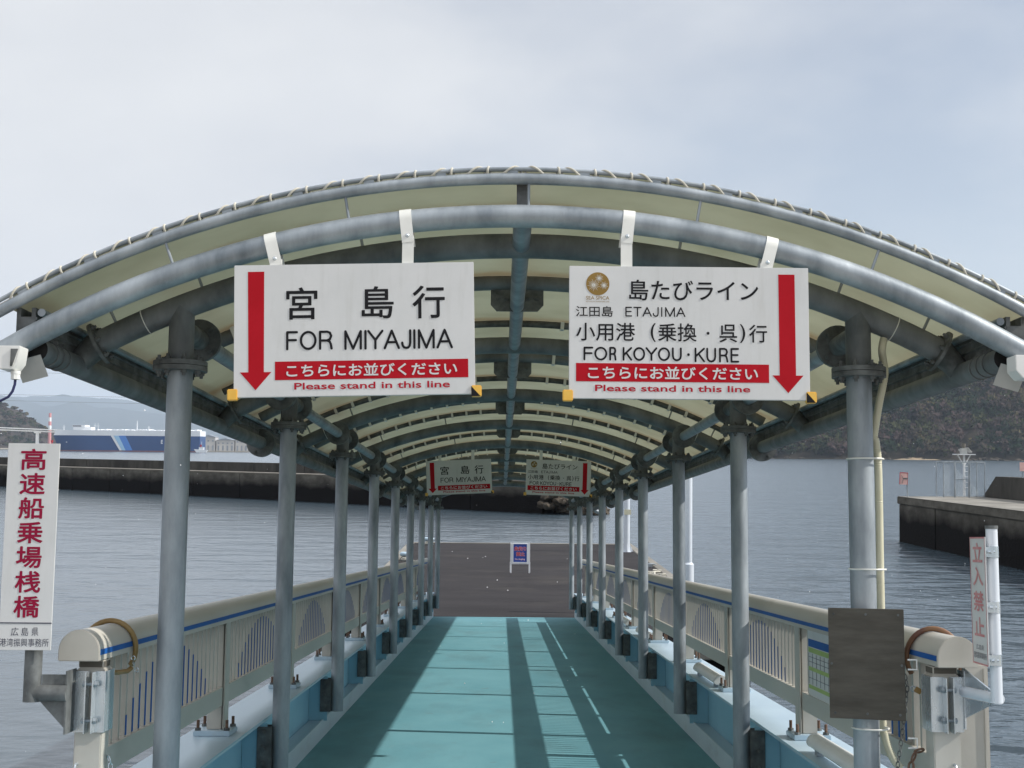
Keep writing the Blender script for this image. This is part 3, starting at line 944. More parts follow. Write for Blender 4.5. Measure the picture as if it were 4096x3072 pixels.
def hanging_sign(y, x0, x1, zt0, zt1, h, kind, label, straps, base_z):
    """white board hung by two straps from an arch; x0..x1, top edge from zt0 to zt1"""
    xc = (x0 + x1) / 2
    root = thing('hanging_sign', label, 'sign', (xc, y, (zt0 + zt1) / 2), group='boarding signs hanging under the canopy')
    ang = atan2(zt1 - zt0, x1 - x0)
    W = sqrt((x1 - x0) ** 2 + (zt1 - zt0) ** 2)
    U, V = Vector((cos(ang), 0, sin(ang))), Vector((sin(ang), 0, -cos(ang)))
    O = Vector((x0, y, zt0))
    T = .020

    def f3(d):
        return lambda u, v: O + U * (u * W) + V * (v * h) + Vector((0, -d, 0))
    F = f3(.0011)
    mx = Matrix.Translation(O) @ Matrix.Rotation(-ang, 4, 'Y')
    MB().use('white_sign').box(0, W, 0, T, -h, 0, mx).build('board', root, bevel=.0015)

    def patch(name, key, poly, d=.0008):
        MB().use(key).prism([(u * W, -v * h) for u, v in poly], 'y', -d, -.0002, mx).build(name, root, smooth=False)
    tx = MB(); tr = MB(); tw = MB(); tg = MB()
    K, Rr, Wt = 'black', 'red_text', 'white_sign'
    if kind == 'miyajima':
        patch('arrow', 'red', [(.057, .051), (.125, .051), (.125, .812), (.156, .812), (.091, .947), (.026, .812), (.061, .812)])
        patch('red_band', 'red', [(.171, .735), (.972, .735), (.972, .874), (.171, .874)])
        for t, u0, u1, v0, v1, off in (('宮', .217, .347, .175, .42, .012), ('島', .531, .665, .175, .42, .012), ('行', .743, .878, .175, .425, .012),
                                       ):
            bold_text(tx, K, t, u0, u1, v0, v1, F, .0015, .0028, NEG)
        for row in (((('F', 483, 575), ('O', 588, 718), ('R', 735, 842)), .506, .651), ((('M', 930, 1066), ('I', 1084, 1102), ('Y', 1106, 1232), ('A', 1232, 1358), ('J', 1366, 1446),
                     ('I', 1460, 1478), ('M', 1495, 1626), ('A', 1638, 1765)), .506, .655)):
            for ch, a_, c_ in row[0]:
                stroke_letter(tx, K, ch, (a_ - 82) / 1850, (c_ - 82) / 1850, row[1], row[2], F, .0050, .0090)
        bold_text(tw, Wt, 'こちらにお並びください', .218, .926, .757, .853, f3(.0016), .0010, .0022, NEG)
        wide_text(tr, Rr, 'Please stand in this line', .251, .895, .897, .948, F, NEG)
    else:
        patch('arrow', 'red', [(.874, .052), (.942, .052), (.942, .815), (.973, .815), (.909, .947), (.844, .815), (.874, .815)])
        patch('red_band', 'red', [(.029, .735), (.83, .735), (.83, .872), (.029, .872)])
        for t, u0, u1, v0, v1, off in (('島たびライン', .25, .789, .101, .258, 1), ('江田島', .028, .182, .305, .385, .5),
                                       ('小用港', .029, .274, .43, .567, .8), ('(', .339, .360, .43, .572, .8), ('乗換', .37, .53, .43, .567, .8),
                                       ('呉', .625, .699, .435, .57, .8), (')', .711, .733, .432, .574, .8), ('行', .749, .824, .435, .57, .8)):
            bold_text(tx, K, t, u0, u1, v0, v1, F, .0008 * off, .0016 * off, NEG)
        for cu, cv, ru in ((.578, .503, .0062), (.496, .665, .0058)):
            tx.use(K).add([F(cu + ru * cos(2 * pi * k / 20), cv + ru * 1.8 * sin(2 * pi * k / 20)) for k in range(20)], [tuple(range(20))])
        for row, v0, v1, wu in (((('F', 258, 335), ('O', 343, 445), ('R', 460, 517)), .612, .715, .0040),
                                ((('K', 565, 640), ('O', 648, 742), ('Y', 745, 838), ('O', 842, 938), ('U', 952, 1030)), .612, .715, .0040),
                                ((('K', 1130, 1212), ('U', 1222, 1300), ('R', 1322, 1395), ('E', 1412, 1480)), .612, .722, .0040),
                                ((('E', 587, 640), ('T', 650, 715), ('A', 722, 795), ('J', 803, 850), ('I', 868, 880), ('M', 900, 978), ('A', 988, 1060)), .308, .382, .0026)):
            for ch, a_, c_ in row:
                stroke_letter(tx, K, ch, (a_ - 145) / 1890, (c_ - 145) / 1890, v0, v1, F, wu, wu * 1.8)
        bold_text(tw, Wt, 'こちらにお並びください', .078, .784, .757, .853, f3(.0016), .0010, .0022, NEG)
        wide_text(tr, Rr, 'Please stand in this line', .108, .751, .897, .945, F, NEG)
        # round gold emblem with three starbursts
        c, r = (.119, .1355), .0487
        eb = MB().use('gold')
        eb.prism([(c[0] * W + r * W * cos(2 * pi * k / 48), -c[1] * h + r * W * sin(2 * pi * k / 48)) for k in range(48)], 'y', -.0008, -.0002, mx)
        em = eb.build('emblem', root, smooth=False)
        sb_ = MB().use('strap')
        for (du, dv, rr, k) in ((.006, .042, .017, 16), (-.017, -.010, .026, 18), (.026, -.012, .017, 16)):
            for q in range(k):
                a = 2 * pi * q / k + .1
                ln = rr * W * (1.0 if q % 2 else .8)
                cx_, cz_ = (c[0] + du) * W, -c[1] * h + dv * h
                for sc0, sc1, ww in ((.10, 1, .0006),):
                    px_, pz_ = -sin(a) * ww, cos(a) * ww
                    e0 = (cx_ + cos(a) * ln * sc0, cz_ + sin(a) * ln * sc0); e1 = (cx_ + cos(a) * ln, cz_ + sin(a) * ln)
                    if (e1[0] - c[0] * W) ** 2 + (e1[1] + c[1] * h) ** 2 > (r * W * .96) ** 2:
                        continue
                    sb_.prism([(e0[0] + px_, e0[1] + pz_), (e0[0] - px_, e0[1] - pz_), (e1[0] - px_ * .6, e1[1] - pz_ * .6), (e1[0] + px_ * .6, e1[1] + pz_ * .6)], 'y', -.0013, -.0010, mx)
        sb_.build('starbursts', em, smooth=False)
        put_text(tg, 'gold', 'SEA SPICA', .07, .167, .229, .256, F, .0)
        put_text(tg, 'gold', 'SETOUCHI SHIMATABI LINE', .07, .167, .266, .275, F, .0)
        tg.build('emblem_lettering', root, smooth=False)
    tx.build('black_lettering', root, smooth=False)
    tw.build('white_lettering', root, smooth=False)
    tr.build('red_lettering', root, smooth=False)
    # straps over the arch pipe
    for xs, pr_, Rp in straps:
        za = on_arc(Rp, xs - XC)
        sl = math.asin((xs - XC) / Rp)
        m2 = Matrix.Translation((xs, y, za)) @ Matrix.Rotation(sl, 4, 'Y')
        yp = pr_[1] - y                               # pipe axis behind the board
        pr = pr_[0]
        b = MB().use('strap')
        q = [(yp + (pr + .003) * cos(t), (pr + .003) * sin(t)) for t in [pi * k / 10 for k in range(11)]]
        low = -pr - .045
        outer = [(yp - pr - .003, low)] + q[::-1] + [(yp + pr + .003, low)]
        inner = [(a + (.003 if a < yp else -.003), z_ - (.003 if z_ > 0 else 0)) for a, z_ in outer][::-1]
        b.prism(outer + inner, 'x', -.022, .022, m2)
        zb_ = O.z + (xs - x0) * tan(ang)
        xl_ = (m2 @ Vector((0, 0, low))).x
        b.box(xl_ - .021, xl_ + .021, y + .011, y + .016, zb_ - .04, za + low + .025)
        stp = b.build('strap', root, smooth=True)
        bb = MB().use('galv_bright')
        c_ = m2 @ Vector((0, yp - pr - .003, low + .025))
        bb.blob(c_, .008, .006, .008, 1, 0, 2)
        bb.build('bolt', stp)
    # corner guards
    for u, sp, striped in ((0, -1, kind == 'x'), (1, 1, True)):
        gx = u * W
        b = MB().use('yellow').box(gx - .0185 + sp * .004, gx + .0185 + sp * .004, -.006, T + .006, -h - .010, -h + .031, mx)
        g_ = b.build('corner_guard', root, bevel=.003)
        if striped:
            xa, xb = gx - .0185 + sp * .004, gx + .0185 + sp * .004
            MB().use('black').prism([(xa, -h + .028), (xa, -h - .009), (xb - .004, -h - .009)], 'y', -.0075, -.0062, mx).build('black_stripe', g_, smooth=False)
    return root


YS = 4.905
pipe_f = (.0425, YF)
hanging_sign(YS, -.985, -.111, 2.547, 2.569, .486, 'miyajima', 'nearer white sign with FOR MIYAJIMA in black and a red arrow at its left',
             [(-.856, pipe_f, RM), (-.363, pipe_f, RM)], 0)
hanging_sign(YS, .240, 1.116, 2.558, 2.558, .488, 'koyou', 'nearer white sign with FOR KOYOU KURE and a round gold emblem, red arrow at right',
             [(.460, pipe_f, RM), (.985, pipe_f, RM)], 0)
YS2 = Y0 + 4.5 * PITCH - .055
pipe_m = (.037, Y0 + 4.5 * PITCH)
zz2 = 1.55 + 1.15 * .9437
hanging_sign(YS2, -1.015, -.148, zz2 - .022, zz2 + .02, .452, 'miyajima', 'smaller looking far sign with FOR MIYAJIMA, deep inside the canopy on the left',
             [(-.85, pipe_m, MIDR), (-.40, pipe_m, MIDR)], 0)
hanging_sign(YS2, .326, 1.190, zz2 + .018, zz2 - .005, .470, 'koyou', 'smaller looking far sign with FOR KOYOU KURE, deep inside the canopy on the right',
             [(.53, pipe_m, MIDR), (.98, pipe_m, MIDR)], 0)

# ------------------------------------------------------------------ clamps with sign poles on the end posts
EXL, EXR = XC - RX + .03, XC + RX - .03              # middles of the two end posts


def clamp(root, x, z0, z1, s, gap_x):
    """two folded plates bolted round the end post"""
    b = MB().use('galv_bright')
    t, w = .004, .056
    ya, yb = 5.18 - .056, 5.18 + .056
    for sg in (-1, 1):
        xa = x + sg * w
        b.box(min(xa, xa + sg * t), max(xa, xa + sg * t), ya - t, yb, z0, z1)          # cheeks
        xg = gap_x + sg * .011
        b.box(min(xg, xa), max(xg, xa), ya - t, ya - .0002, z0, z1)                     # front
        b.box(min(xg, xg + sg * t), max(xg, xg + sg * t), ya - .05, ya - t, z0, z1)      # flanges
    b.box(x - w, x + w, yb + .0002, yb + t, z0, z1)
    c = b.build('clamp', root, bevel=.0012)
    b = MB().use('galv')
    for zz in (z0 + .045, z1 - .045):
        b.tube([(gap_x - .03, ya - .027, zz), (gap_x + .03, ya - .027, zz)], .006, 8)
        for sg in (-1, 1):
            b.bolt((gap_x + sg * .016, ya - .027, zz), (sg, 0, 0), .012, .011)
    b.build('clamp_bolts', c)


root = thing('vertical_sign', 'tall white signboard with crimson vertical Japanese lettering on the left end post', 'sign', (-1.69, 5.0, 1.0))
P0, P1, P2_, P3 = Vector((-1.803, 4.985, 1.895)), Vector((-1.617, 4.985, 1.895)), Vector((-1.803, 4.985, 1.152)), None
SW, SH = .188, .744
O = Vector((-1.804, 4.985, 1.895))
mbd = MB().use('white_sign').box(O.x, O.x + SW, O.y, O.y + .006, O.z - SH, O.z)
mbd.build('board', root, bevel=.001)
Fv = lambda u, v: O + Vector((u * SW, -.0009, -v * SH))
tx = MB()
for i, ch in enumerate('高速船乗場桟橋'):
    bold_text(tx, 'crimson', ch, .256, .75, .026 + .119 * i, .131 + .119 * i, Fv, .009, .0023, NEG)
tx.build('crimson_lettering', root, smooth=False)
tx = MB()
put_text(tx, 'navy', '広', .23, .375, .892, .932, Fv, .0); put_text(tx, 'navy', '島', .43, .565, .892, .932, Fv, .0); put_text(tx, 'navy', '県', .625, .755, .892, .932, Fv, .0)
put_text(tx, 'navy', '港湾振興事務所', .02, .96, .944, .983, Fv, .0)
tx.use('navy').box(O.x, O.x + SW, O.y - .0012, O.y - .0004, O.z - .873 * SH, O.z - .868 * SH)
tx.build('small_lettering', root, smooth=False)
b = MB().use('galv_dark')
b.tube([(-1.690, 5.03, 1.83), (-1.690, 5.03, .965)], .031, 20)
b.tube([(-1.702, 5.03, .996), (EXL - .05, 5.03, .996)], .030, 20)
b.build('bent_pole', root)
b = MB().use('galv_dark')
b.prism([(-1.655, 1.026), (EXL - .05, 1.026), (EXL - .05, 1.062), (-1.655, 1.062)], 'y', 5.027, 5.033)
b.prism([(-1.66, .967), (EXL - .05, .967), (EXL - .05, .865)], 'y', 5.027, 5.033)
b.box(EXL - .056, EXL - .0503, 5.02, 5.13, .85, 1.075)
b.build('gusset', root)
clamp(root, EXL, .845, 1.066, -1, EXL + .012)

root = thing('prohibition_sign', 'narrow white sign with faded red vertical lettering on a bent white pole at right', 'sign', (1.757, 4.9, 1.0))
A_, B_ = Vector((1.731, 5.055, 1.583)), Vector((1.7205, 4.870, 1.583))      # left and right top corners: the face looks across the walkway
dirv = (B_ - A_).normalized(); nrm = Vector((-dirv.y, dirv.x, 0)); nrm = -nrm if nrm.x > 0 else nrm
SW2, SH2 = (B_ - A_).length, .455
F2 = lambda u, v: A_ + dirv * (u * SW2) + Vector((0, 0, -v * SH2)) + nrm * .001
b = MB().use('white_sign')
b.add([A_, B_, B_ - Vector((0, 0, SH2)), A_ - Vector((0, 0, SH2)), A_ - nrm * .004, B_ - nrm * .004, B_ - nrm * .004 - Vector((0, 0, SH2)), A_ - nrm * .004 - Vector((0, 0, SH2))],
      [(0, 1, 2, 3), (4, 7, 6, 5), (0, 4, 5, 1), (1, 5, 6, 2), (2, 6, 7, 3), (3, 7, 4, 0)])
b.build('board', root, smooth=False)
tx = MB()
for i, (ch, v0, v1) in enumerate((('立', .045, .20), ('入', .235, .385), ('禁', .425, .585), ('止', .63, .78))):
    bold_text(tx, 'faded_red', ch, .17, .83, v0, v1, F2, .012, .004, nrm)
tx.use('faded_red')
for v0, v1 in ((.0, .012), (.988, 1.0)):
    tx.add([F2(0, v0), F2(1, v0), F2(1, v1), F2(0, v1)], [(0, 1, 2, 3)])
for u0, u1 in ((0, .025), (.975, 1.0)):
    tx.add([F2(u0, .0125), F2(u1, .0125), F2(u1, .9875), F2(u0, .9875)], [(0, 1, 2, 3)])
tx.build('red_lettering', root, smooth=False)
tx = MB()
put_text(tx, 'navy', '広島県', .25, .75, .845, .885, F2, -.005); put_text(tx, 'navy', '港湾振興事務所', .08, .92, .905, .955, F2, .0)
tx.build('small_lettering', root, smooth=False)
b = MB().use('pole')
b.tube([(1.757, 4.9, 1.612), (1.757, 4.9, 1.0)], .0205, 20)
AE = Vector((EXR + .062, 5.13, 1.015)); AP = Vector((1.760, 4.898, 1.015))
b.tube([AP + (AP - AE).normalized() * .012, AE], .0195, 16)
b.build('bent_pole', root)
MB().use('galv_dark').tube([(1.757, 4.9, 1.612), (1.757, 4.9, 1.624)], .0225, 20).build('pole_cap', root)
for zz in (1.53, 1.335, 1.15):
    b = MB().use('galv_bright')
    b.tube([(1.757, 4.9, zz - .02), (1.757, 4.9, zz + .02)], .0225, 20)
    b.box(1.722, 1.757, 4.872, 4.8765, zz - .018, zz + .018)
    b.tube([(1.728, 4.86, zz), (1.752, 4.86, zz)], .005, 8)
    b.tube([(1.742, 4.88, zz), (1.742, 4.855, zz)], .006, 8)
    b.build('pole_clip', root)
b = MB().use('galv_bright')
ad = (AP - AE).normalized(); an = Vector((-ad.y, ad.x, 0)) * .003; La = (AP - AE).length
for z0, z1 in ((1.036, 1.105), (.994, .915)):
    q = [AE + Vector((0, 0, z0 - 1.015)), AE + ad * (La - .03) + Vector((0, 0, z0 - 1.015)), AE + Vector((0, 0, z1 - 1.015))]
    b.add([p_ + an for p_ in q] + [p_ - an for p_ in q], [(0, 1, 2), (5, 4, 3), (0, 3, 4, 1), (1, 4, 5, 2), (2, 5, 3, 0)])
b.box(EXR + .0603, EXR + .066, 5.11, 5.236, .88, 1.09)
b.build('gusset', root)
clamp(root, EXR, .868, 1.068, 1, EXR - .002)

# ================================================================== THINGS FIXED ROUND THE WALKWAY
xr = XC + COLX                                       # right hand columns
root = thing('plywood_board', 'weathered grey plywood board strapped to the nearest right hand column', 'board', (1.43, 5.40, .88))
mxb = Matrix.Translation((1.427, 5.385, .880)) @ Matrix.Rotation(radians(-17), 4, 'Z')      # the board faces a little to the left
MB().use('plywood').box(-.143, .143, -.009, .009, 0, .424, mxb).build('panel', root, bevel=.001)
b = MB().use('galv_dark')
for xx, zz in [(q, r_) for q in (-.122, 0, .122) for r_ in (.022, .402)] + [(-.132, .21), (.132, .21)]:
    b.tube([mxb @ Vector((xx, -.0095, zz)), mxb @ Vector((xx, -.014, zz))], .005, 8)
b.build('screws', root)

pts = [(3532, 1352), (3524, 1400), (3530, 1450), (3535, 1490), (3527, 1545), (3514, 1606), (3500, 1690), (3492, 1750), (3498, 1760), (3502, 1790), (3508, 1850), (3512, 2000),
       (3516, 2240), (3520, 2430), (3524, 2640), (3528, 2890), (3534, 2938), (3548, 2990), (3572, 3040), (3600, 3074)]
P_ = []
for i, (a, c) in enumerate(pts):
    q = gy(a, c, 5.52 if i > 1 else 5.48)
    P_.append(q + Vector((.004, 0, 0)))
# smooth the polyline and give it fine ridges
S_ = []
for i in range(len(P_) - 1):
    p0, p1, p2, p3 = P_[max(0, i - 1)], P_[i], P_[i + 1], P_[min(len(P_) - 1, i + 2)]
    k = max(2, int((p2 - p1).length / .0045))
    for j in range(k):
        t = j / k
        S_.append(.5 * ((2 * p1) + (p2 - p0) * t + (2 * p0 - 5 * p1 + 4 * p2 - p3) * t * t + (3 * p1 - p0 - 3 * p2 + p3) * t ** 3))
root = thing('conduit', 'cream flexible cable conduit running down the nearest right hand column', 'conduit', (xr, 5.43, 1.2))
MB().use('conduit').tube(S_, [.0148 + (.0014 if i % 2 else 0) for i in range(len(S_))], 14).build('corrugated_pipe', root)
for zz in (1.895, 1.455, .835):
    b = MB().use('strap')
    cxq = min(S_, key=lambda q: abs(q.z - zz))
    w0, w1 = xr - .0525, cxq.x + .010
    mid_, hw, hd = (w0 + w1) / 2, (w1 - w0) / 2, .054
    pts = [(mid_ + hw * cos(t), Y0 + .006 + (hd + .012) * sin(t), zz) for t in [2 * pi * k / 28 for k in range(28)]]
    b.tube(pts, .0038, 6, closed=True)
    b.build('cable_tie', root)

# hoses slung over the handrails near their ends
for s, key, lab in ((-1, 'hose', 'yellow brown hose looped over the left handrail near its end'), (1, 'hose_red', 'red brown hose looped over the right handrail near its end')):
    x = XC + s * RX
    path = []
    for k in range(25):
        t = -0.25 + 1.5 * k / 24
        a = pi * t
        rx_, rz_ = .088, .10
        path.append((x - s * rx_ * cos(pi - a) * 1.0, (5.47 if s < 0 else 5.36) + .12 * (t - .5), 1.13 + rz_ * sin(a) if sin(a) > 0 else 1.13 + .11 * sin(a)))
    root = MB().use(key).tube(path, .0105, 12).build('hose', None, (x, 5.4, 1.1), 'G')
    tag(root, lab, 'hose')
# short hose and snap hooks under the left one
root = thing('hose_tail', 'short yellow brown hose end with a steel snap hook on the left end post', 'hose', (-1.5, 5.3, 1.04))
MB().use('hose').tube([gy(430, 2688, 5.25), gy(470, 2690, 5.4), gy(510, 2684, 5.5), gy(525, 2672, 5.52)], .0095, 10).build('hose_piece', root)
b = MB().use('galv_bright')
for a, c, d in ((533, 2632, 0), (534, 2655, 1), (546, 2680, 0)):
    b.ring(gy(a, c, 5.5), (.8, .5, .1) if d else (.2, 1, 0), .008, .002, 14, 6)
b.build('snap_hook', root)


def chain(name, label, path, link=.022, r=.0024, key='galv_dark'):
    root = None
    b = MB().use(key)
    L = 0; pts = [Vector(q) for q in path]
    segs = []
    for i in range(len(pts) - 1):
        d = pts[i + 1] - pts[i]
        k = max(1, int(d.length / (link * .72)))
        for j in range(k):
            segs.append((pts[i] + d * ((j + .5) / k), d.normalized()))
    for i, (c, d) in enumerate(segs):
        side = d.orthogonal().normalized() if i % 2 else d.cross(d.orthogonal()).normalized()
        b.tube([c + d * (link / 2 * cos(t)) + side * (link * .28 * sin(t)) for t in [2 * pi * q / 12 for q in range(12)]], r, 6, closed=True)
    o = b.build(name, None, pts[0], 'G')
    return tag(o, label, 'chain')


chain('chain', 'thin brassy chain hanging beside the right edge of the plywood board',
      [gy(3618, 2695, 5.35), gy(3630, 2745, 5.35), gy(3622, 2830, 5.35), gy(3606, 2960, 5.35), gy(3590, 3070, 5.35), gy(3586, 3130, 5.35)], .026, .0021)
chain('chain', 'rusty heavy chain sagging from the right end post near the ground', [gy(3690, 3000, 5.2), gy(3664, 3006, 5.2), gy(3646, 3050, 5.2), gy(3640, 3120, 5.2)], .036, .0045, 'rust')
chain('chain', 'bright small chain hanging below the left end post', [gy(430, 3022, 5.2), gy(440, 3050, 5.2), gy(446, 3120, 5.2)], .03, .003, 'galv_bright')
root = thing('padlock', 'brass padlock on the chain between plywood board and right end post', 'padlock', gy(3670, 2760, 5.3))
c0 = gy(3672, 2762, 5.3)
mxp = Matrix.Translation(c0) @ Matrix.Rotation(.5, 4, 'Y')
MB().use('hose').box(-.013, .013, -.006, .006, -.011, .011, mxp).build('lock_body', root, bevel=.002)
MB().use('galv').ring(c0 + Vector((-.018, 0, .006)), (0, 1, 0), .010, .0026, 16, 6).build('shackle', root)
for i, (a, c) in enumerate(((3650, 2658), (3652, 2972))):
    q = gy(a, c, 5.22)
    b = MB().use('light')
    b.tube([q + Vector((-.018, 0, .017)), q + Vector((.016, 0, .017)), q + Vector((.016, 0, -.019)), q + Vector((-.018, 0, -.019))], .0036, 8)
    o = b.build('hook', None, q, 'G')
    tag(o, ('upper' if i == 0 else 'lower') + ' white square hook on the right end post', 'hook', 'white hooks on the right end post')
for s, a, c in ((-1, 305, 3074), (1, 3820, 3078)):
    q = gy(a, c, 5.12)
    o = MB().use('galv_bright').ring(q, (1, 0, 0), .018, .0045, 20, 8).build('eye_ring', None, q, 'G')
    tag(o, 'steel eye ring low on the %s end post' % ('left' if s < 0 else 'right'), 'ring', 'eye rings on the end posts')

root = thing('cabinet', 'tall beige cabinet standing outside the right railing by its end', 'cabinet', (1.86, 5.7, -.4))
MB().use('beige').box(1.74, 1.976, 5.60, 5.9, -.9, 1.075).build('housing', root, bevel=.006)
MB().use('beige').box(1.955, 1.961, 5.594, 5.599, -.9, 1.06).build('seam', root)

M['grey_plate'] = mat('grey_plate_paint', (.36, .365, .35), (.42, .425, .41), .5, 0, 8)
# sensors on the two ends of the front arch
for s in (-1, 1):
    xx = XC + s * 1.833
    root = thing('floodlight', 'white lamp housing with cable gland under the %s end of the front arch' % ('left' if s < 0 else 'right'), 'lamp', (xx, 4.9, 2.2),
                 group='lamps at the ends of the front arch')
    b = MB().use('light')
    b.prism([(xx - .06, 2.235), (xx + .035, 2.235), (xx + .028, 2.175), (xx + .01, 2.150), (xx - .035, 2.150), (xx - .06, 2.18)], 'y', 4.84, 4.93)
    b.use('galv_dark').prism([(xx + .002, 2.225), (xx + .034, 2.225), (xx + .014, 2.158), (xx + .002, 2.158)], 'y', 4.835, 4.8395)
    b.build('housing', root, bevel=.004)
    b = MB().use('light')
    xg = xx + .008
    b.tube([(xg, 4.885, 2.148), (xg, 4.885, 2.137)], .0175, 16); b.tube([(xg, 4.885, 2.137), (xg, 4.885, 2.118)], .0168, 8)
    b.build('cable_gland', root)
    MB().use('cable').tube([(xg, 4.885, 2.12), (xg + s * .001, 4.885, 2.10), (xg + s * .008, 4.885, 2.075), (xg + s * .022, 4.885, 2.055), (xg + s * .05, 4.885, 2.04), (xg + s * .10, 4.885, 2.03), (xg + s * .2, 4.89, 2.05)], .0048, 10).build('cable', root)
    mxb = Matrix.Translation((XC + s * 1.804, 4.985, 2.172)) @ Matrix.Rotation(-s * .28 * -1, 4, 'Y') @ Matrix.Rotation(.35, 4, 'X')
    MB().use('grey_plate').box(-.048, .048, -.002, .002, -.045, .04, mxb).build('back_plate', root)

# fluorescent light fittings lying on the right girder
FL = [6.05, 10.2, 15.0, 17.4]
FLN = ['nearest of the white tube lights on the right girder, behind the big column', 'second white tube light on the right girder, between the two near columns',
       'third white tube light on the right girder', 'farthest white tube light on the right girder']
proto = None
for i, y in enumerate(FL):
    if proto is None:
        xl = 1.625
        root = thing('tube_light', FLN[0], 'light', (xl, y, .4955), group='tube lights on the right girder')
        prof = [(xl - .035, .522)] + [(xl - .05 * cos(pi * k / 10), .537 + .052 * sin(pi * k / 10)) for k in range(11)] + [(xl + .035, .522)]
        MB().use('light').prism(prof, 'y', y + .03, y + 1.07).build('cover', root, bevel=.002)
        for ya, yb in ((y, y + .0298), (y + 1.0702, y + 1.10)):
            MB().use('light').prism([(xl + (q[0] - xl) * 1.05, .537 + (q[1] - .537) * 1.05) for q in prof], 'y', ya, yb).build('end_piece', root, bevel=.004)
        for dy in (.1, .94):
            MB().use('galv').box(xl - .03, xl + .03, y + dy, y + dy + .06, .4955, .522).build('foot', root)
        proto = root
    else:
        copy_thing(proto, FLN[i], loc=(1.625, y, .4955))

# timetable poster on the right railing
xi = XC + RX - .02
root = thing('timetable_poster', 'timetable poster with a blue heading and green and white rows on the right railing', 'poster', (xi, 6.4, .8))
MB().use('white_sign').box(xi - .004, xi, 6.25, 7.45, .745, 1.10).build('sheet', root)
b = MB().use('stripe').box(xi - .006, xi - .0045, 6.27, 7.43, 1.01, 1.05)
b.build('heading', root)
mg = M['green_rows'] = mat('green_rows', (.30, .42, .10), (.36, .48, .14), .5)
b = MB().use('green_rows')
for z0, z1 in ((.980, 1.005), (.885, .905), (.79, .81)):
    b.box(xi - .006, xi - .0045, 6.27, 7.43, z0, z1)
b.use('navy')
for k in range(14):
    b.box(xi - .0058, xi - .0046, 6.27 + k * .089, 6.273 + k * .089, .815, .975)
for z0 in (.845, .93, .955):
    b.box(xi - .0062, xi - .005, 6.27, 7.43, z0, z0 + .002)
b.build('table_rows', root)
# ================================================================== ON THE PONTOON
root = thing('standing_sign', 'small white standing sign with a blue panel and red Japanese lettering on the pontoon', 'sign', (.54, 39.25, PZ), 'W')
xa_, xb_, yF = .262, .825, 39.2
b = MB().use('white').box(xa_ + .024, xb_ - .024, yF, yF + .02, PZ + .25, PZ + .855)
bd = b.build('board', root, bevel=.003)
b = MB().use('white')
for z0, z1 in ((.285, .312), (.825, .843)):
    b.box(.335, .750, yF - .012, yF - .0005, PZ + z0, PZ + z1)
for q0, q1 in ((.335, .350), (.735, .750)):
    b.box(q0, q1, yF - .012, yF - .0005, PZ + .3125, PZ + .8245)
b.build('panel_frame', bd)
M['panelblue'] = mat('poster_blue', (.02, .055, .28), (.025, .07, .33), .45)
M['pink'] = mat('pink_lettering', (.80, .50, .55), (.84, .56, .60), .5)
MB().use('panelblue').box(.3505, .7345, yF - .006, yF - .0005, PZ + .3125, PZ + .8245).build('blue_panel', bd)
Fp = lambda d: (lambda u, v: Vector((.3505 + .384 * u, yF - .006 - d, PZ + .8245 - .512 * v)))
for t, u0, u1, v0, v1 in (('魚釣り', .05, .95, .14, .37), ('禁止', .20, .84, .44, .67)):
    tw = MB(); put_text(tw, 'pink', t, u0 - .012, u1 + .012, v0 - .01, v1 + .01, Fp(.001), .055)
    tw.build('white_outline', bd, smooth=False)
    tw = MB(); put_text(tw, 'red', t, u0, u1, v0, v1, Fp(.002), .015)
    tw.build('red_lettering', bd, smooth=False)
tw = MB(); put_text(tw, 'pink', 'No Angling', .12, .86, .79, .91, Fp(.001), .02)
tw.build('pink_lettering', bd, smooth=False)
for xx in (xa_, xb_):
    MB().use('white').box(xx - .019 + (.019 if xx == xa_ else -.019), xx + .019 + (.019 if xx == xa_ else -.019), yF - .004, yF + .024, PZ, PZ + .86).build('leg', root, bevel=.002)
    MB().use('white').box(xx - .012, xx + .012, yF + .18, yF + .20, PZ, PZ + .30).build('rear_leg', root, bevel=.002)

proto = None
for i, (x, y, lab) in enumerate(((-3.0, 43.1, 'pale blue mushroom bollard on the left edge of the pontoon, the nearer one'), (-2.66, 50.3, 'pale blue mushroom bollard at the far left corner of the pontoon'))):
    if proto is None:
        root = thing('bollard', lab, 'bollard', (x, y, PZ), 'W', 'bollards on the pontoon')
        MB().use('galv_dark').tube([(x, y, PZ), (x, y, PZ + .03), (x, y, PZ + .04), (x, y, PZ + .16)], [.19, .19, .12, .10], 20).build('stem', root)
        MB().use('paleblue').tube([(x - .19, y, PZ + .205), (x - .14, y, PZ + .215), (x + .14, y, PZ + .215), (x + .19, y, PZ + .205)], [.035, .07, .07, .035], 16).build('head', root)
        b = MB().use('rope')
        b.ring((x, y, PZ + .06), (0, 0, 1), .14, .02, 24, 8); b.ring((x + .02, y, PZ + .095), (.1, 0, 1), .13, .02, 24, 8)
        b.build('rope_turns', root)
        proto = root
    else:
        copy_thing(proto, lab, loc=(x, y, PZ), frame='W')
b = MB().use('rope')
b.tube([(-2.9, 43.0, PZ + .04), (-2.6, 42.7, PZ + .022), (-2.9, 42.0, PZ + .022), (-3.3, 41.0, PZ + .022), (-3.2, 39.5, PZ + .022), (-3.3, 38.2, PZ + .022), (-3.1, 37.2, PZ + .022)], .022, 8)
tag(b.build('mooring_rope', None, (-3, 41, PZ)), 'pale mooring rope lying along the left edge of the pontoon', 'rope')
b = MB().use('rope')
rr = random.Random(4)
pts = []
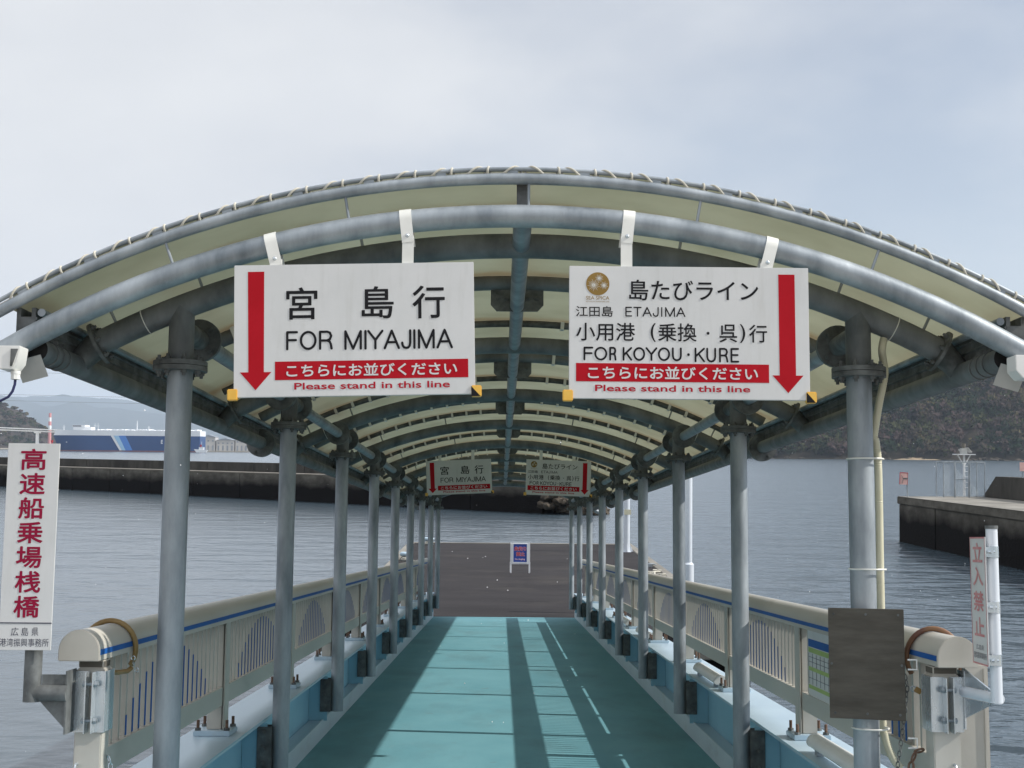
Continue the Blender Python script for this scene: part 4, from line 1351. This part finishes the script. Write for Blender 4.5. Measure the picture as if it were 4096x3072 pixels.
for k in range(60):
    t = k / 59
    pts.append((4.34 + .22 * sin(9 * t) + .1 * rr.uniform(-1, 1), 38.2 + 1.3 * t + .25 * cos(14 * t), PZ + .025 + .06 * abs(sin(11 * t))))
tag(b.tube(pts, .024, 7).build('coiled_rope', None, (4.4, 38.8, PZ)), 'tangled white rope heaped on the right edge of the pontoon', 'rope')
root = thing('cleat', 'small steel mooring cleat on the right edge of the pontoon behind the rope', 'cleat', (4.5, 41.6, PZ), 'W')
b = MB().use('galv').tube([(4.34, 41.6, PZ + .06), (4.42, 41.6, PZ + .09), (4.62, 41.6, PZ + .09), (4.72, 41.6, PZ + .06)], [.015, .024, .024, .015], 10)
b.build('horn', root)
MB().use('galv').box(4.45, 4.59, 41.55, 41.65, PZ + .001, PZ + .085).build('foot', root)

root = thing('lamp_post', 'white lamp post with a small yellowish plate at the far right of the pontoon', 'lamp post', (4.37, 47.6, PZ), 'W')
MB().use('pole').tube([(4.37, 47.6, PZ + .02), (4.37, 47.6, PZ + 2.75)], .10, 20).tube([(4.37, 47.6, PZ + 2.75), (4.37, 47.6, PZ + 3.1)], [.10, .05], 20).build('pole', root)
b = MB().use('pole').box(4.22, 4.52, 47.45, 47.75, PZ + .001, PZ + .02)
for a in range(4):
    mx = Matrix.Translation((4.37, 47.6, PZ)) @ Matrix.Rotation(a * pi / 2, 4, 'Z')
    b.prism([(.095, .02), (.22, .02), (.095, .30)], 'y', -.008, .008, mx)
b.build('foot', root)
MB().use('conduit').box(4.26, 4.50, 47.46, 47.485, PZ + 1.30, PZ + 1.48).build('plate', root)
MB().use('light').tube([(4.37, 47.6, PZ + 3.1), (4.37, 47.6, PZ + 3.32)], [.12, .10], 16).build('lamp_head', root)

root = thing('mooring_post', 'tall pale post with a thicker sleeve standing outside the right railing', 'post', (4.06, 29.5, -1), 'W')
MB().use('pole').tube([(4.04, 29.5, 2.25), (4.04, 29.5, 4.2)], .078, 20).build('pole', root)
MB().use('pole').tube([(4.04, 29.5, -1.5), (4.04, 29.5, 2.26), (4.04, 29.5, 2.30)], [.115, .115, .08], 22).build('sleeve', root)

# ================================================================== BREAKWATER ON THE LEFT
A, Bq = Vector((-57.6, 157.0, 0)), Vector((3.0, 100.4, 0))
dv = (Bq - A).normalized(); nv = Vector((dv.y, -dv.x, 0)); nv = nv if nv.y > 0 else -nv
A2 = A - dv * 95
Lb = (Bq - A2).length
mxw = Matrix.Translation(A2) @ Matrix.Rotation(atan2(dv.y, dv.x), 4, 'Z')     # x along the wall, y away from the viewer
root = thing('breakwater', 'long dark stained concrete breakwater crossing the water behind the gangway at left', 'breakwater', A2, 'W')
b = MB().use('conc')
k = 24
for i in range(k):
    b.box(Lb * i / k + .02, Lb * (i + 1) / k - .02, .0 + .06 * noise.noise(Vector((i * 1.7, 0, 0))), 6, -2, 2.34, mxw)
b.build('lower_wall', root, bevel=.04)
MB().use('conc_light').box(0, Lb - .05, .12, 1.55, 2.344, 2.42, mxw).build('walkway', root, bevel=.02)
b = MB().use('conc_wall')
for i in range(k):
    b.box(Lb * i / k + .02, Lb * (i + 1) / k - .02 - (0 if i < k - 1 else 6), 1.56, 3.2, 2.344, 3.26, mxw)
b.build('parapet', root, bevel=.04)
M['rock'] = mat('brown_boulders', (.022, .017, .012), (.075, .058, .040), .9, 0, 1.5, bump=.03, bscale=6)
b = MB().use('rock')
rr = random.Random(8)
for i in range(190):
    t = rr.random()
    px_, py_ = 3.2 + 4.2 * t + rr.uniform(-.4, .4), 100.5 + rr.uniform(-1.6, 4)
    b.blob((px_, py_, (1.5 - 1.3 * t) * rr.uniform(.2, 1.1)), rr.uniform(.2, .5), rr.uniform(.2, .5), rr.uniform(.15, .4), i, .6, 2)
o = b.build('boulders', None, (5, 100, 0), smooth=True)
tag(o, 'heap of brown boulders at the end of the breakwater', 'boulders', kind='stuff')

# ================================================================== JETTY ON THE RIGHT
root = thing('jetty', 'concrete jetty with a stained side wall and a raised parapet at right', 'jetty', (21.3, 72, 0), 'W')
b = MB().use('conc')
for i in range(8):
    y1 = 72.4 - i * 6
    b.box(21.1 + .03 * (i % 2), 31, y1 - 5.97, y1, -2, 2.0)
b.box(21.02, 31, 24.5, 72.5, 2.0, 2.38)
b.build('side_wall', root, bevel=.03)
MB().use('conc_top').box(21.03, 30.99, 24.51, 72.49, 2.384, 2.40).build('top_slab', root)
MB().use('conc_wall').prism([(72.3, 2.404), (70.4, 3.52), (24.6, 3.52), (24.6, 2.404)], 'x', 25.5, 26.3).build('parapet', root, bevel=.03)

root = thing('harbour_beacon', 'white harbour beacon on a slim mast with braces and a lamp box on the jetty', 'beacon', (24.4, 71.9, 2.4), 'W')
xb, yb = 24.4, 71.9
b = MB().use('white').tube([(xb, yb, 2.401), (xb, yb, 4.62)], .055, 14)
for k in range(6):
    b.tube([(xb, yb - .05, 2.9 + .28 * k), (xb + .18, yb - .05, 2.9 + .28 * k)], .014, 6)
b.build('mast', root)
b = MB().use('white').box(xb - .48, xb + .48, yb - .4, yb + .4, 4.62, 4.67)
for sx in (-1, 1):
    b.tube([(xb, yb, 4.05), (xb + sx * .34, yb, 4.62)], .03, 8)
b.build('platform', root)
b = MB().use('grey_plate').box(xb - .17, xb + .13, yb - .15, yb + .15, 4.675, 4.97)
b.box(xb - .17, xb + .17, -.02, .02, -.02, .02, Matrix.Identity(4)) if False else None
b.prism([(xb + .12, 4.99), (xb + .15, 5.01), (xb + .36, 4.78), (xb + .33, 4.75)], 'y', yb - .25, yb + .25)
b.prism([(xb - .17, 4.86), (xb - .28, 4.93), (xb - .28, 4.86), (xb - .17, 4.78)], 'y', yb - .05, yb + .05)
b.build('lamp_box', root)
MB().use('conc_top').tube([(xb - .02, yb, 4.975), (xb - .02, yb, 5.08), (xb - .02, yb, 5.22)], [.06, .11, .10], 14).build('lantern', root)

root = thing('mesh_fence', 'wire mesh fence with steel posts round the beacon on the jetty', 'fence', (24.3, 71.2, 2.4), 'W')
b = MB().use('galv')
xs = [23.05, 23.62, 24.36, 25.20]
for xx in xs + [23.66, 24.42]:
    b.tube([(xx, 71.1, 2.401), (xx, 71.1, 4.26)], .028, 8)
b.tube([(xs[0], 71.1, 4.24), (xs[-1], 71.1, 4.24)], .024, 8); b.tube([(xs[0], 71.1, 2.46), (xs[-1], 71.1, 2.46)], .02, 8)
b.tube([(xs[1], 71.1, 3.36), (xs[2], 71.1, 3.36)], .024, 8)
for xx in (xs[0], xs[-1]):
    b.tube([(xx, 71.1, 4.24), (xx, 72.3, 4.24)], .024, 8); b.tube([(xx, 72.3, 2.401), (xx, 72.3, 4.26)], .028, 8)
b.build('posts', root)
b = MB().use('galv')
nx = 26
for k in range(nx):                                   # diamond mesh wires
    xw_ = xs[0] + (xs[-1] - xs[0]) * k / nx
    for sg in (-1, 1):
        xe = xw_ + sg * 1.78
        t0, t1 = 0.0, 1.0
        lo_, hi_ = xs[0], xs[-1]
        if xe > hi_: t1 = (hi_ - xw_) / 1.78
        if xe < lo_: t1 = (xw_ - lo_) / 1.78
        b.tube([(xw_, 71.1, 2.46), (xw_ + sg * 1.78 * t1, 71.1, 2.46 + 1.78 * t1)], .0045, 4)
b.build('wire_mesh', root)

M['pinksign'] = mat('faded_pink_sign', (.62, .36, .33), (.70, .46, .42), .5)
root = thing('warning_sign', 'small leaning pink warning sign with a red rim at the jetty corner', 'sign', (21.12, 71.4, 2.4), 'W')
MB().use('galv').tube([(21.20, 71.2, 2.401), (21.15, 71.2, 3.35)], .03, 8).build('post', root)
mx = Matrix.Translation((20.98, 71.15, 3.35)) @ Matrix.Rotation(.04, 4, 'Y')
MB().use('pinksign').box(-.19, .20, -.01, .01, -.30, .29, mx).build('board', root)
b = MB().use('red')
b.box(-.215, .215, -.016, .012, .291, .325, mx); b.box(-.215, -.191, -.016, .012, -.30, .29, mx); b.box(.201, .215, -.016, .012, -.30, .29, mx)
b.build('rim', root)
b = MB().use('galv_dark')
b.box(-.02, .20, -.03, -.012, -.02, .05, mx); b.tube([mx @ Vector((-.14, -.02, .2)), mx @ Vector((-.02, -.02, 0)), mx @ Vector((-.08, -.02, -.25))], .012, 6)
b.build('bracket', root)
root = thing('warning_sign', 'pinkish warning sign on the jetty parapet at the right edge of the view', 'sign', (25.6, 66.5, 3.5), 'W')
MB().use('galv').tube([(25.7, 67.2, 3.52), (25.7, 67.2, 4.0)], .025, 8).build('post', root)
MB().use('pinksign').box(25.55, 25.95, 67.16, 67.18, 3.85, 4.28).build('board', root)

# ================================================================== FAR SHORES
def terrain(name, key, pts, front, back, label, nx=90, nt=17, rough=.12, seed=0, z0=-1.5, cat='hill'):
    """a ridge through pts (x, y, height) that falls to the sea in front and behind"""
    b = MB().use(key)
    vs = []
    cum = [0]
    for i in range(1, len(pts)):
        cum.append(cum[-1] + sqrt((pts[i][0] - pts[i - 1][0]) ** 2 + (pts[i][1] - pts[i - 1][1]) ** 2))
    for i in range(nx + 1):
        d = cum[-1] * i / nx
        j = max(q for q in range(len(cum) - 1) if cum[q] <= d + 1e-6)
        t = (d - cum[j]) / (cum[j + 1] - cum[j]); t = t * t * (3 - 2 * t) * .5 + t * .5
        px_, py_, h_ = (pts[j][q] + (pts[j + 1][q] - pts[j][q]) * t for q in range(3))
        for k in range(nt + 1):
            w = -1 + 2 * k / nt
            yy = py_ + (front if w < 0 else back) * w
            prof = (1 - abs(w) ** 1.35)
            nn = noise.fractal(Vector((px_ * 6.0 / front, yy * 6.0 / front, seed)), 1.0, 2.0, 5)
            vs.append((px_, yy, z0 + (h_ - z0) * prof * (1 + rough * nn * (1 if abs(w) > .03 else .3))))
    fs = [(i * (nt + 1) + k, (i + 1) * (nt + 1) + k, (i + 1) * (nt + 1) + k + 1, i * (nt + 1) + k + 1) for i in range(nx) for k in range(nt)]
    o = b.add(vs, fs).build(name, None, pts[len(pts) // 2])
    return tag(o, label, cat, kind='structure'), vs, nx, nt


M['far_hill'] = mat('distant_wooded_hill', (.030, .040, .030), (.055, .058, .042), 1.0, 0, .012, detail=9, spec=0)
M['near_hill'] = mat('brown_winter_wood', (.034, .030, .028), (.066, .056, .050), 1.0, 0, .02, detail=9, spec=0)
M['isl_hill'] = mat('wooded_island_ground', (.022, .020, .016), (.05, .043, .034), 1.0, 0, .06, detail=8, spec=0)

terrain('mountains', 'far_hill', [(-6144, 12032, 632.7), (-5120, 11904, 517.5), (-4336.64, 11776, 435.58), (-4257.28, 11776, 422.78), (-4136.96, 11776, 381.82), (-4065.28, 11776, 381.82), (-3957.76, 11776, 335.74), (-3840, 11776, 356.22),
                                  (-3686.4, 11776, 389.5), (-3502.08, 11776, 343.42), (-3294.72, 11776, 333.18), (-2816, 11776, 269.18), (-2304, 11776, 192.38), (-1280, 11776, 146.3), (512, 12032, 146.3)], 1600, 1500,
        'hazy blue mountain range across the bay at left', seed=3, rough=.05)
terrain('mountains', 'far_hill', [(-7424, 14080, 376.7), (-5376, 14080, 479.1), (-4864, 14028.8, 517.5), (-4505.6, 13952, 525.18), (-4352, 13952, 517.5), (-3942.4, 13952, 494.46), (-3328, 13952, 376.7), (-2304, 13952, 223.1)], 1200, 900,
        'palest and farthest mountain ridge behind the range', seed=5, rough=.05)
_, nvs, nnx, nnt = terrain('near_hill', 'near_hill', [(-1150, 2150, 144), (-900, 2060, 104), (-790, 2030, 78), (-736, 2000, 62), (-724, 2000, 57), (-709, 2000, 48), (-696, 2000, 40), (-682, 2000, 31), (-672, 2000, 14), (-660, 2000, 1)],
        300, 300, 'brown wooded hill at the far left', seed=9, rough=.08)
isl, ivs, inx, int_ = terrain('island_hill', 'isl_hill', [(60, 1080, 4), (110, 1080, 12), (150, 1080, 20), (190, 1080, 30), (225, 1080, 44), (264, 1085, 58), (300, 1090, 68), (365, 1100, 82), (420, 1100, 90), (520, 1120, 98), (640, 1150, 90)],
                              165, 220, 'wooded island hill across the water at right', nx=110, nt=20, seed=14, rough=.10)
# winter wood on the island: many crowns of small leaf and twig clumps
tones = [((.036, .030, .025), (.066, .054, .045)), ((.030, .036, .018), (.058, .062, .032)), ((.010, .018, .011), (.022, .034, .020)), ((.048, .034, .034), (.08, .060, .056)), ((.068, .058, .032), (.10, .088, .05))]
for i, (a, c) in enumerate(tones):
    M['crown%d' % i] = mat('winter_crowns_%s' % ['brown', 'olive', 'evergreen', 'purple', 'straw'][i], a, c, 1.0, 0, .35, detail=4, world_space=True, spec=0)
def grow_wood(name, label, vs_, nx_, nt_, count, kmin, kmax, rads, hts, szs, leaves, seed, tint, zmin):
    """winter wood over a hill: many crowns of small leaf and twig clumps, each on its trunk"""
    wood = MB()
    for i in range(5): wood.use('crown%d' % i)
    rr = random.Random(seed)
    nt1 = nt_ + 1
    cnt = 0
    while cnt < count:
        fi = rr.random() ** .8 * nx_
        fk = rr.uniform(kmin, nt_ * kmax)
        i0, k0 = min(int(fi), nx_ - 1), int(fk)
        a, c = fi - i0, fk - k0
        q = [Vector(vs_[i0 * nt1 + k0]), Vector(vs_[(i0 + 1) * nt1 + k0]), Vector(vs_[(i0 + 1) * nt1 + k0 + 1]), Vector(vs_[i0 * nt1 + k0 + 1])]
        base = q[0] * (1 - a) * (1 - c) + q[1] * a * (1 - c) + q[2] * a * c + q[3] * (1 - a) * c
        if base.z < zmin + rr.random() * 1.2: continue
        cnt += 1
        nn = max(-1, min(1, 2.2 * noise.noise(base * .022)))
        tone = rr.choices(range(5), [tint + nn, max(.1, 1.2 + 1.5 * nn), max(.15, 2.2 - 3.4 * nn), max(.1, 1.2 + nn), .35])[0]
        wood.cur = wood.mats.index(M['crown%d' % tone])
        rad, ht = rr.uniform(*rads), rr.uniform(*hts)
        cen = base + Vector((0, 0, ht * .62))
        lf, fsq = [], []
        for m_ in range(leaves):
            dirq = Vector((rr.gauss(0, 1), rr.gauss(0, 1), rr.gauss(0, 1))).normalized()
            pos = cen + Vector((dirq.x * rad, dirq.y * rad, dirq.z * ht * .42)) * rr.uniform(.55, 1.0)
            u = Vector((rr.gauss(0, 1), rr.gauss(0, 1), rr.gauss(0, 1))).normalized(); w = u.orthogonal().normalized()
            sz = rr.uniform(*szs)
            o_ = len(lf)
            lf += [pos + u * sz, pos + w * sz * .7, pos - u * sz * .8, pos - w * sz]
            fsq.append((o_, o_ + 1, o_ + 2, o_ + 3))
        o_ = len(lf)
        lf += [base + Vector((-.2, 0, -1)), base + Vector((.2, 0, -1)), base + Vector((.1, 0, ht * .6)), base + Vector((-.1, 0, ht * .6))]
        fsq.append((o_, o_ + 1, o_ + 2, o_ + 3))
        wood.add(lf, fsq)
    o = wood.build(name, None, vs_[len(vs_) // 2], smooth=False)
    return tag(o, label, 'wood', kind='stuff')


grow_wood('island_wood', 'brown and dark green winter wood covering the island at right', ivs, inx, int_, 3300, .04, .56, (3.0, 6.6), (6, 13), (.7, 2.0), 38, 21, 2.2, .5)
grow_wood('hillside_wood', 'brown winter wood covering the hill at the far left', nvs, nnx, nnt, 1500, .3, .56, (3.5, 6.5), (3, 6), (1.2, 2.6), 30, 22, 3.4, 2.0)

M['beach'] = mat('beach_sand', (.22, .165, .10), (.33, .26, .17), .95, 0, .2)
for x0_, x1_, wd in ((262, 300, 5), (352, 425, 9)):
    b = MB().use('beach')
    vs = []
    for i in range(25):
        t = i / 24
        hgt = (1.5 + .8 * noise.noise(Vector((t * 6, x0_, 0)))) * sin(pi * min(1, max(.02, t)))
        xx = x0_ + (x1_ - x0_) * t
        vs += [(xx, 908 + .05 * xx - wd * sin(pi * t), -.2), (xx, 914 + .05 * xx, max(.0, hgt)), (xx, 930 + .05 * xx, max(.0, hgt * 1.2))]
    b.add(vs, [(3 * i + k, 3 * i + 3 + k, 3 * i + 4 + k, 3 * i + 1 + k) for i in range(24) for k in range(2)])
    tag(b.build('beach', None, (x0_, 920, 0)), ('shorter' if x0_ < 300 else 'longer') + ' strip of pale sand on the island shore', 'beach', kind='structure')

# shore rocks along the waterline of the island
rr = random.Random(21)
b = MB().use('rock')
for i in range(120):
    x = rr.uniform(150, 430)
    b.blob((x, 918 + .045 * x * rr.uniform(.8, 1) + rr.uniform(-5, 8), rr.uniform(-.3, .8)), rr.uniform(1, 4), rr.uniform(1, 3), rr.uniform(.5, 1.4), i, .5, 1)
o = b.build('shore_rocks', None, (300, 930, 0))
tag(o, 'low rocks along the shore of the island', 'rocks', kind='stuff')

# ------------------------------------------------------------------ ship, chimney, road bridge, sheds
D = 1150.0
M['hullblue'] = mat('ship_hull_blue', (.006, .048, .17), (.009, .058, .195), .4, 0, .05)
M['hullred'] = mat('boot_topping_red', (.16, .06, .07), (.20, .08, .09), .6, 0, .2)
M['shipwhite'] = mat('ship_white', (.70, .73, .76), (.76, .78, .80), .5, 0, .1)
M['skyblue'] = mat('ship_light_blue', (.30, .52, .74), (.34, .56, .77), .5)
M['midblue'] = mat('ship_mid_blue', (.055, .20, .58), (.065, .23, .62), .5)
root = thing('car_carrier_ship', 'long car carrier ship with a blue hull, white top and slanted stripe across the bay', 'ship', (-318, 1160, 0), 'W')
X0, X1, YW, BM_ = -380.5, -254.5, 1150.0, 22.0


def hull_section(xb_lo, xb_hi, z0, z1, key, name, parent, grow=0.0):
    b = MB().use(key)
    st = 16
    rows = []
    for (z, xb) in ((z0, xb_lo), (z1, xb_hi)):
        row = []
        for i in range(st + 1):
            t = i / st
            xx = xb + (X1 - xb) * t
            hb = (BM_ / 2 + grow) * min(1.0, (t / .16) ** .6 if t > 0 else 0.0)
            row.append((xx, hb))
        rows.append((z, row))
    vs, fs = [], []
    for z, row in rows:
        for xx, hb in row: vs.append((xx, YW + BM_ / 2 - hb, z))
        for xx, hb in row: vs.append((xx, YW + BM_ / 2 + hb, z))
    m_ = st + 1
    for i in range(st):
        fs += [(i, i + 1, 2 * m_ + i + 1, 2 * m_ + i), (m_ + i, m_ + i + 1, 3 * m_ + i + 1, 3 * m_ + i), (2 * m_ + i, 2 * m_ + i + 1, 3 * m_ + i + 1, 3 * m_ + i)]
    fs.append((st, m_ + st, 3 * m_ + st, 2 * m_ + st))
    return b.add(vs, fs).build(name, parent)


hull_section(-377, -376.5, -2, 1.0, 'hullred', 'boot_topping', root, .05)
hull_section(-376.5, -381.3, 1.0, 13.4, 'hullblue', 'hull', root)
hull_section(-381.3, -378.5, 13.4, 17.9, 'shipwhite', 'upper_hull', root, .02)
for key, xt0, xt1, xb0, xb1, nm in (('shipwhite', -329.5, -327.1, -321.9, -319.8, 'white_stripe'), ('skyblue', -327.0, -322.9, -319.7, -316.7, 'light_blue_stripe'), ('midblue', -322.8, -317.1, -316.6, -311.0, 'blue_stripe')):
    MB().use(key).prism([(xt0, 13.36), (xt1, 13.36), (xb1, 1.05), (xb0, 1.05)], 'y', YW - .15, YW - .02).build(nm, root, smooth=False)
b = MB().use('shipwhite')
b.box(-363, -348, 1156, 1168, 17.905, 20.5); b.box(-363.5, -353, 1155, 1169, 20.5, 22.2)
b.build('bridge_house', root)
MB().use('navy').box(-363.2, -356, 1154.9, 1155.2 - .25, 20.9, 21.7).build('bridge_windows', root)
b = MB().use('shipwhite')
for xx, zt, w_ in ((-372.5, 22.2, .35), (-310.5, 26.3, .5), (-346.2, 24.2, .25), (-343.5, 24.2, .2), (-300.5, 22.0, .4)):
    b.tube([(xx, 1161, 17.9), (xx, 1161, zt)], [w_, w_ * .5], 8)
    b.box(xx - 1.1, xx + 1.1, 1160.8, 1161.2, 17.9 + (zt - 17.9) * .55, 17.9 + (zt - 17.9) * .55 + .35)
b.build('masts', root)
b = MB().use('shipwhite')
rq = random.Random(3)
for k in range(34):
    xx = -342 + k * 2.5
    b.box(xx, xx + rq.uniform(.8, 2.2), 1152, 1170, 17.905, 18.2 + rq.uniform(0, .9))
b.box(-276, -268, 1154, 1168, 17.905, 20.0)
b.build('deck_gear', root)
b = MB()
put_text(b, 'shipwhite', 'E', -287.2, -285.6, 6.8, 10.2, lambda u, v: Vector((u, YW - .2, 17.0 - v)), .03)
b.use('shipwhite').box(-368, -357.5, YW + 2.9, YW + 3.05, 7.4, 7.9)
b.build('hull_lettering', root, smooth=False)

root = thing('small_boat', 'small white boat lying by the stern of the ship', 'boat', (-254, 1141, 0), 'W')
MB().use('shipwhite').prism([(-257, 2.6), (-246, 1.9), (-247, 0), (-255, 0)], 'y', 1139, 1143).build('hull', root)
MB().use('shipwhite').box(-253, -249, 1139.6, 1142.4, 2.2, 4.4).tube([(-251, 1141, 4.4), (-251, 1141, 9)], .15, 6).build('cabin', root)
MB().use('red').box(-252, -250.6, 1139.4, 1139.55, 4.5, 6.5).build('funnel', root)
root = thing('small_boat', 'tiny white motor boat in front of the bow of the ship', 'boat', (-366, 1120, 0), 'W')
MB().use('white').prism([(-368.0, 1.5), (-363.5, 1.2), (-364, 0), (-367.4, 0)], 'y', 1119, 1121).build('hull', root)
MB().use('white').box(-366.6, -365.0, 1119.4, 1120.6, 1.4, 2.8).build('cabin', root)
root = thing('navigation_buoy', 'red navigation buoy before the bow of the ship', 'buoy', (-371, 1125, 0), 'W')
MB().use('red').tube([(-370.5, 1125, -.5), (-370.5, 1125, 1.5), (-370.5, 1125, 1.6), (-370.5, 1125, 7.4)], [1.6, 1.6, .7, .5], 12).build('float', root)
MB().use('red').tube([(-370.5, 1125, 7.4), (-370.5, 1125, 9.0)], [.9, .9], 10).build('lantern', root)

root = thing('chimney', 'tall red and white banded chimney behind the ship', 'chimney', (-563, 1700, 0), 'W')
for k in range(5):
    z0, z1 = (-1, 24.5, 29.5, 34.5, 39.5)[k], (24.5, 29.5, 34.5, 39.5, 45)[k]
    MB().use('red_chim' if False else ('white' if k % 2 else 'faded_red')).tube([(-563, 1700, z0), (-563, 1700, z1)], [2.05 - .1 * k, 1.95 - .1 * k], 16).build('white_band' if k % 2 else 'red_band', root)
root = thing('road_bridge', 'white elevated road bridge crossing at the far left', 'bridge', (-560, 1600, 0), 'W')
b = MB().use('white')
b.prism([(-900, 36.0), (-528, 23.6), (-505, 22.9), (-505, 21.6), (-528, 22.4), (-900, 34.6)], 'y', 1592, 1604)
b.prism([(-900, 33.5), (-505, 20.6), (-505, 19.2), (-900, 31.0)], 'y', 1594, 1602)
b.build('deck', root)
for xx in (-543.5, -604, -664, -724):
    MB().use('white').box(xx - 1.3, xx + 1.3, 1596, 1600, -1, 20.5 - (xx + 543.5) * .033).box(xx - 3, xx + 3, 1594.5, 1601.5, 18.8 - (xx + 543.5) * .033, 20.4 - (xx + 543.5) * .033).build('pier', root)
M['shed'] = mat('grey_shed_cladding', (.40, .40, .40), (.50, .49, .47), .7, 0, .1)
M['shed_roof'] = mat('grey_blue_shed_roof', (.20, .23, .27), (.26, .29, .33), .7, 0, .1)
M['sand'] = mat('pale_quay_edge', (.40, .36, .30), (.48, .44, .37), .9, 0, .05)
rq = random.Random(5)
for i, (xa, xb, hgt, lab) in enumerate(((-284, -271, 14, 'grey harbour shed nearest the stern of the ship'), (-270, -253, 11, 'low wide harbour shed, second from the ship'),
                                        (-252, -240, 13, 'taller pale harbour shed, third from the ship'), (-238, -216, 9, 'low harbour shed farthest from the ship'),
                                        (-560, -548, 3.5, 'tiny pale building on the shore under the road bridge'))):
    y_ = 1290 if i < 4 else 1450
    root = thing('harbour_shed', lab, 'shed', ((xa + xb) / 2, y_, 0), 'W', 'sheds on the far quay')
    MB().use('shed').box(xa, xb, y_, y_ + 15, .6, hgt).build('wall', root)
    MB().use('shed_roof').prism([(xa - .5, hgt), (xb + .5, hgt), ((xa + xb) / 2, hgt + 2)], 'y', y_ - .5, y_ + 15.5).build('roof', root)
    b = MB().use('shed_roof')
    nn = max(2, int((xb - xa) / 4))
    for k in range(nn):
        xx = xa + (xb - xa) * (k + .3) / nn
        b.box(xx, xx + 1.6, y_ - .12, y_ - .01, 1.2, min(6, hgt * .6)); b.box(xx, xx + 1.6, y_ - .12, y_ - .01, hgt * .68, hgt * .8)
    b.build('openings', root)
o = MB().use('sand').box(-292, 60, 1270, 1330, -1.5, 1.0).build('far_quay')
tag(o, 'pale far quay beyond the stern of the ship', 'quay', kind='structure')
o = MB().use('sand').box(-900, -470, 1430, 1640, -1.5, .9).build('far_shore')
tag(o, 'pale shore at the far left under the road bridge', 'shore', kind='structure')

# overhead cables across the bay
for k, (z0, z1) in enumerate(((88, 82), (64, 59), (57.5, 52.8))):
    pts = []
    for i in range(25):
        t = i / 24
        pts.append((-900 + 1300 * t, 1400 + 60 * t, z0 + (z1 - z0) * t * 1.9 - 5 * sin(pi * t)))
    o = MB().use('galv_dark').tube(pts, .13, 5).build('overhead_cable', None, (-300, 1400, 60))
    tag(o, ('uppermost', 'middle', 'lowest')[k] + ' of the thin overhead cables crossing the sky at left', 'cable', 'overhead cables over the bay')

# ------------------------------------------------------------------ light snow in the air and on the ground
b = MB().use('snow')
rr = random.Random(77)


def flake(c, r):
    vs = [Vector(c) + Vector(d) * r * rr.uniform(.5, 1.2) for d in ((1, 0, 0), (-1, 0, 0), (0, 1, 0), (0, -1, 0), (0, 0, 1), (0, 0, -1))]
    b.add(vs, [(0, 2, 4), (2, 1, 4), (1, 3, 4), (3, 0, 4), (2, 0, 5), (1, 2, 5), (3, 1, 5), (0, 3, 5)])


for k in range(300):
    y = rr.uniform(3.0, 34) ** 1.0
    px_, py_ = rr.uniform(0, 4096), rr.uniform(1500, 3072)
    q = at_y(px_, py_, y)
    qg = GM.inverted() @ q
    if qg.z < .25: continue
    if abs(qg.x - XC) < 1.9 and rr.random() < .85: continue
    flake(q, rr.uniform(.0018, .0036) * (1 + y * .03))
for k in range(14):
    x, y = rr.uniform(-1.3, 1.4), rr.uniform(8, 28)
    flake(GM @ Vector((x, y, .004)), rr.uniform(.005, .009))
for k in range(16):
    flake((rr.uniform(-3, 4.4), rr.uniform(29.5, 50), PZ + .006), rr.uniform(.01, .022))
o = b.build('snow_flakes', None, (0, 10, 2), smooth=False)
tag(o, 'sparse small snow flakes drifting in the air and lying about', 'snow', kind='stuff')

# ------------------------------------------------------------------ haze over the bay
mh = bpy.data.materials.new('haze')
mh.use_nodes = True
n, l = mh.node_tree.nodes, mh.node_tree.links
n.remove(n['Principled BSDF'])
pv = n.new('ShaderNodeVolumePrincipled')
pv.inputs['Color'].default_value = (.74, .85, 1.0, 1)
pv.inputs['Density'].default_value = 0.000080
pv.inputs['Anisotropy'].default_value = 0.2
l.new(pv.outputs[0], n['Material Output'].inputs['Volume'])
M['haze'] = mh
o = MB().use('haze').box(-11900, 11900, -450, 16900, -3.5, 640).build('haze', smooth=False)
tag(o, 'pale haze over the bay', 'haze', kind='stuff')
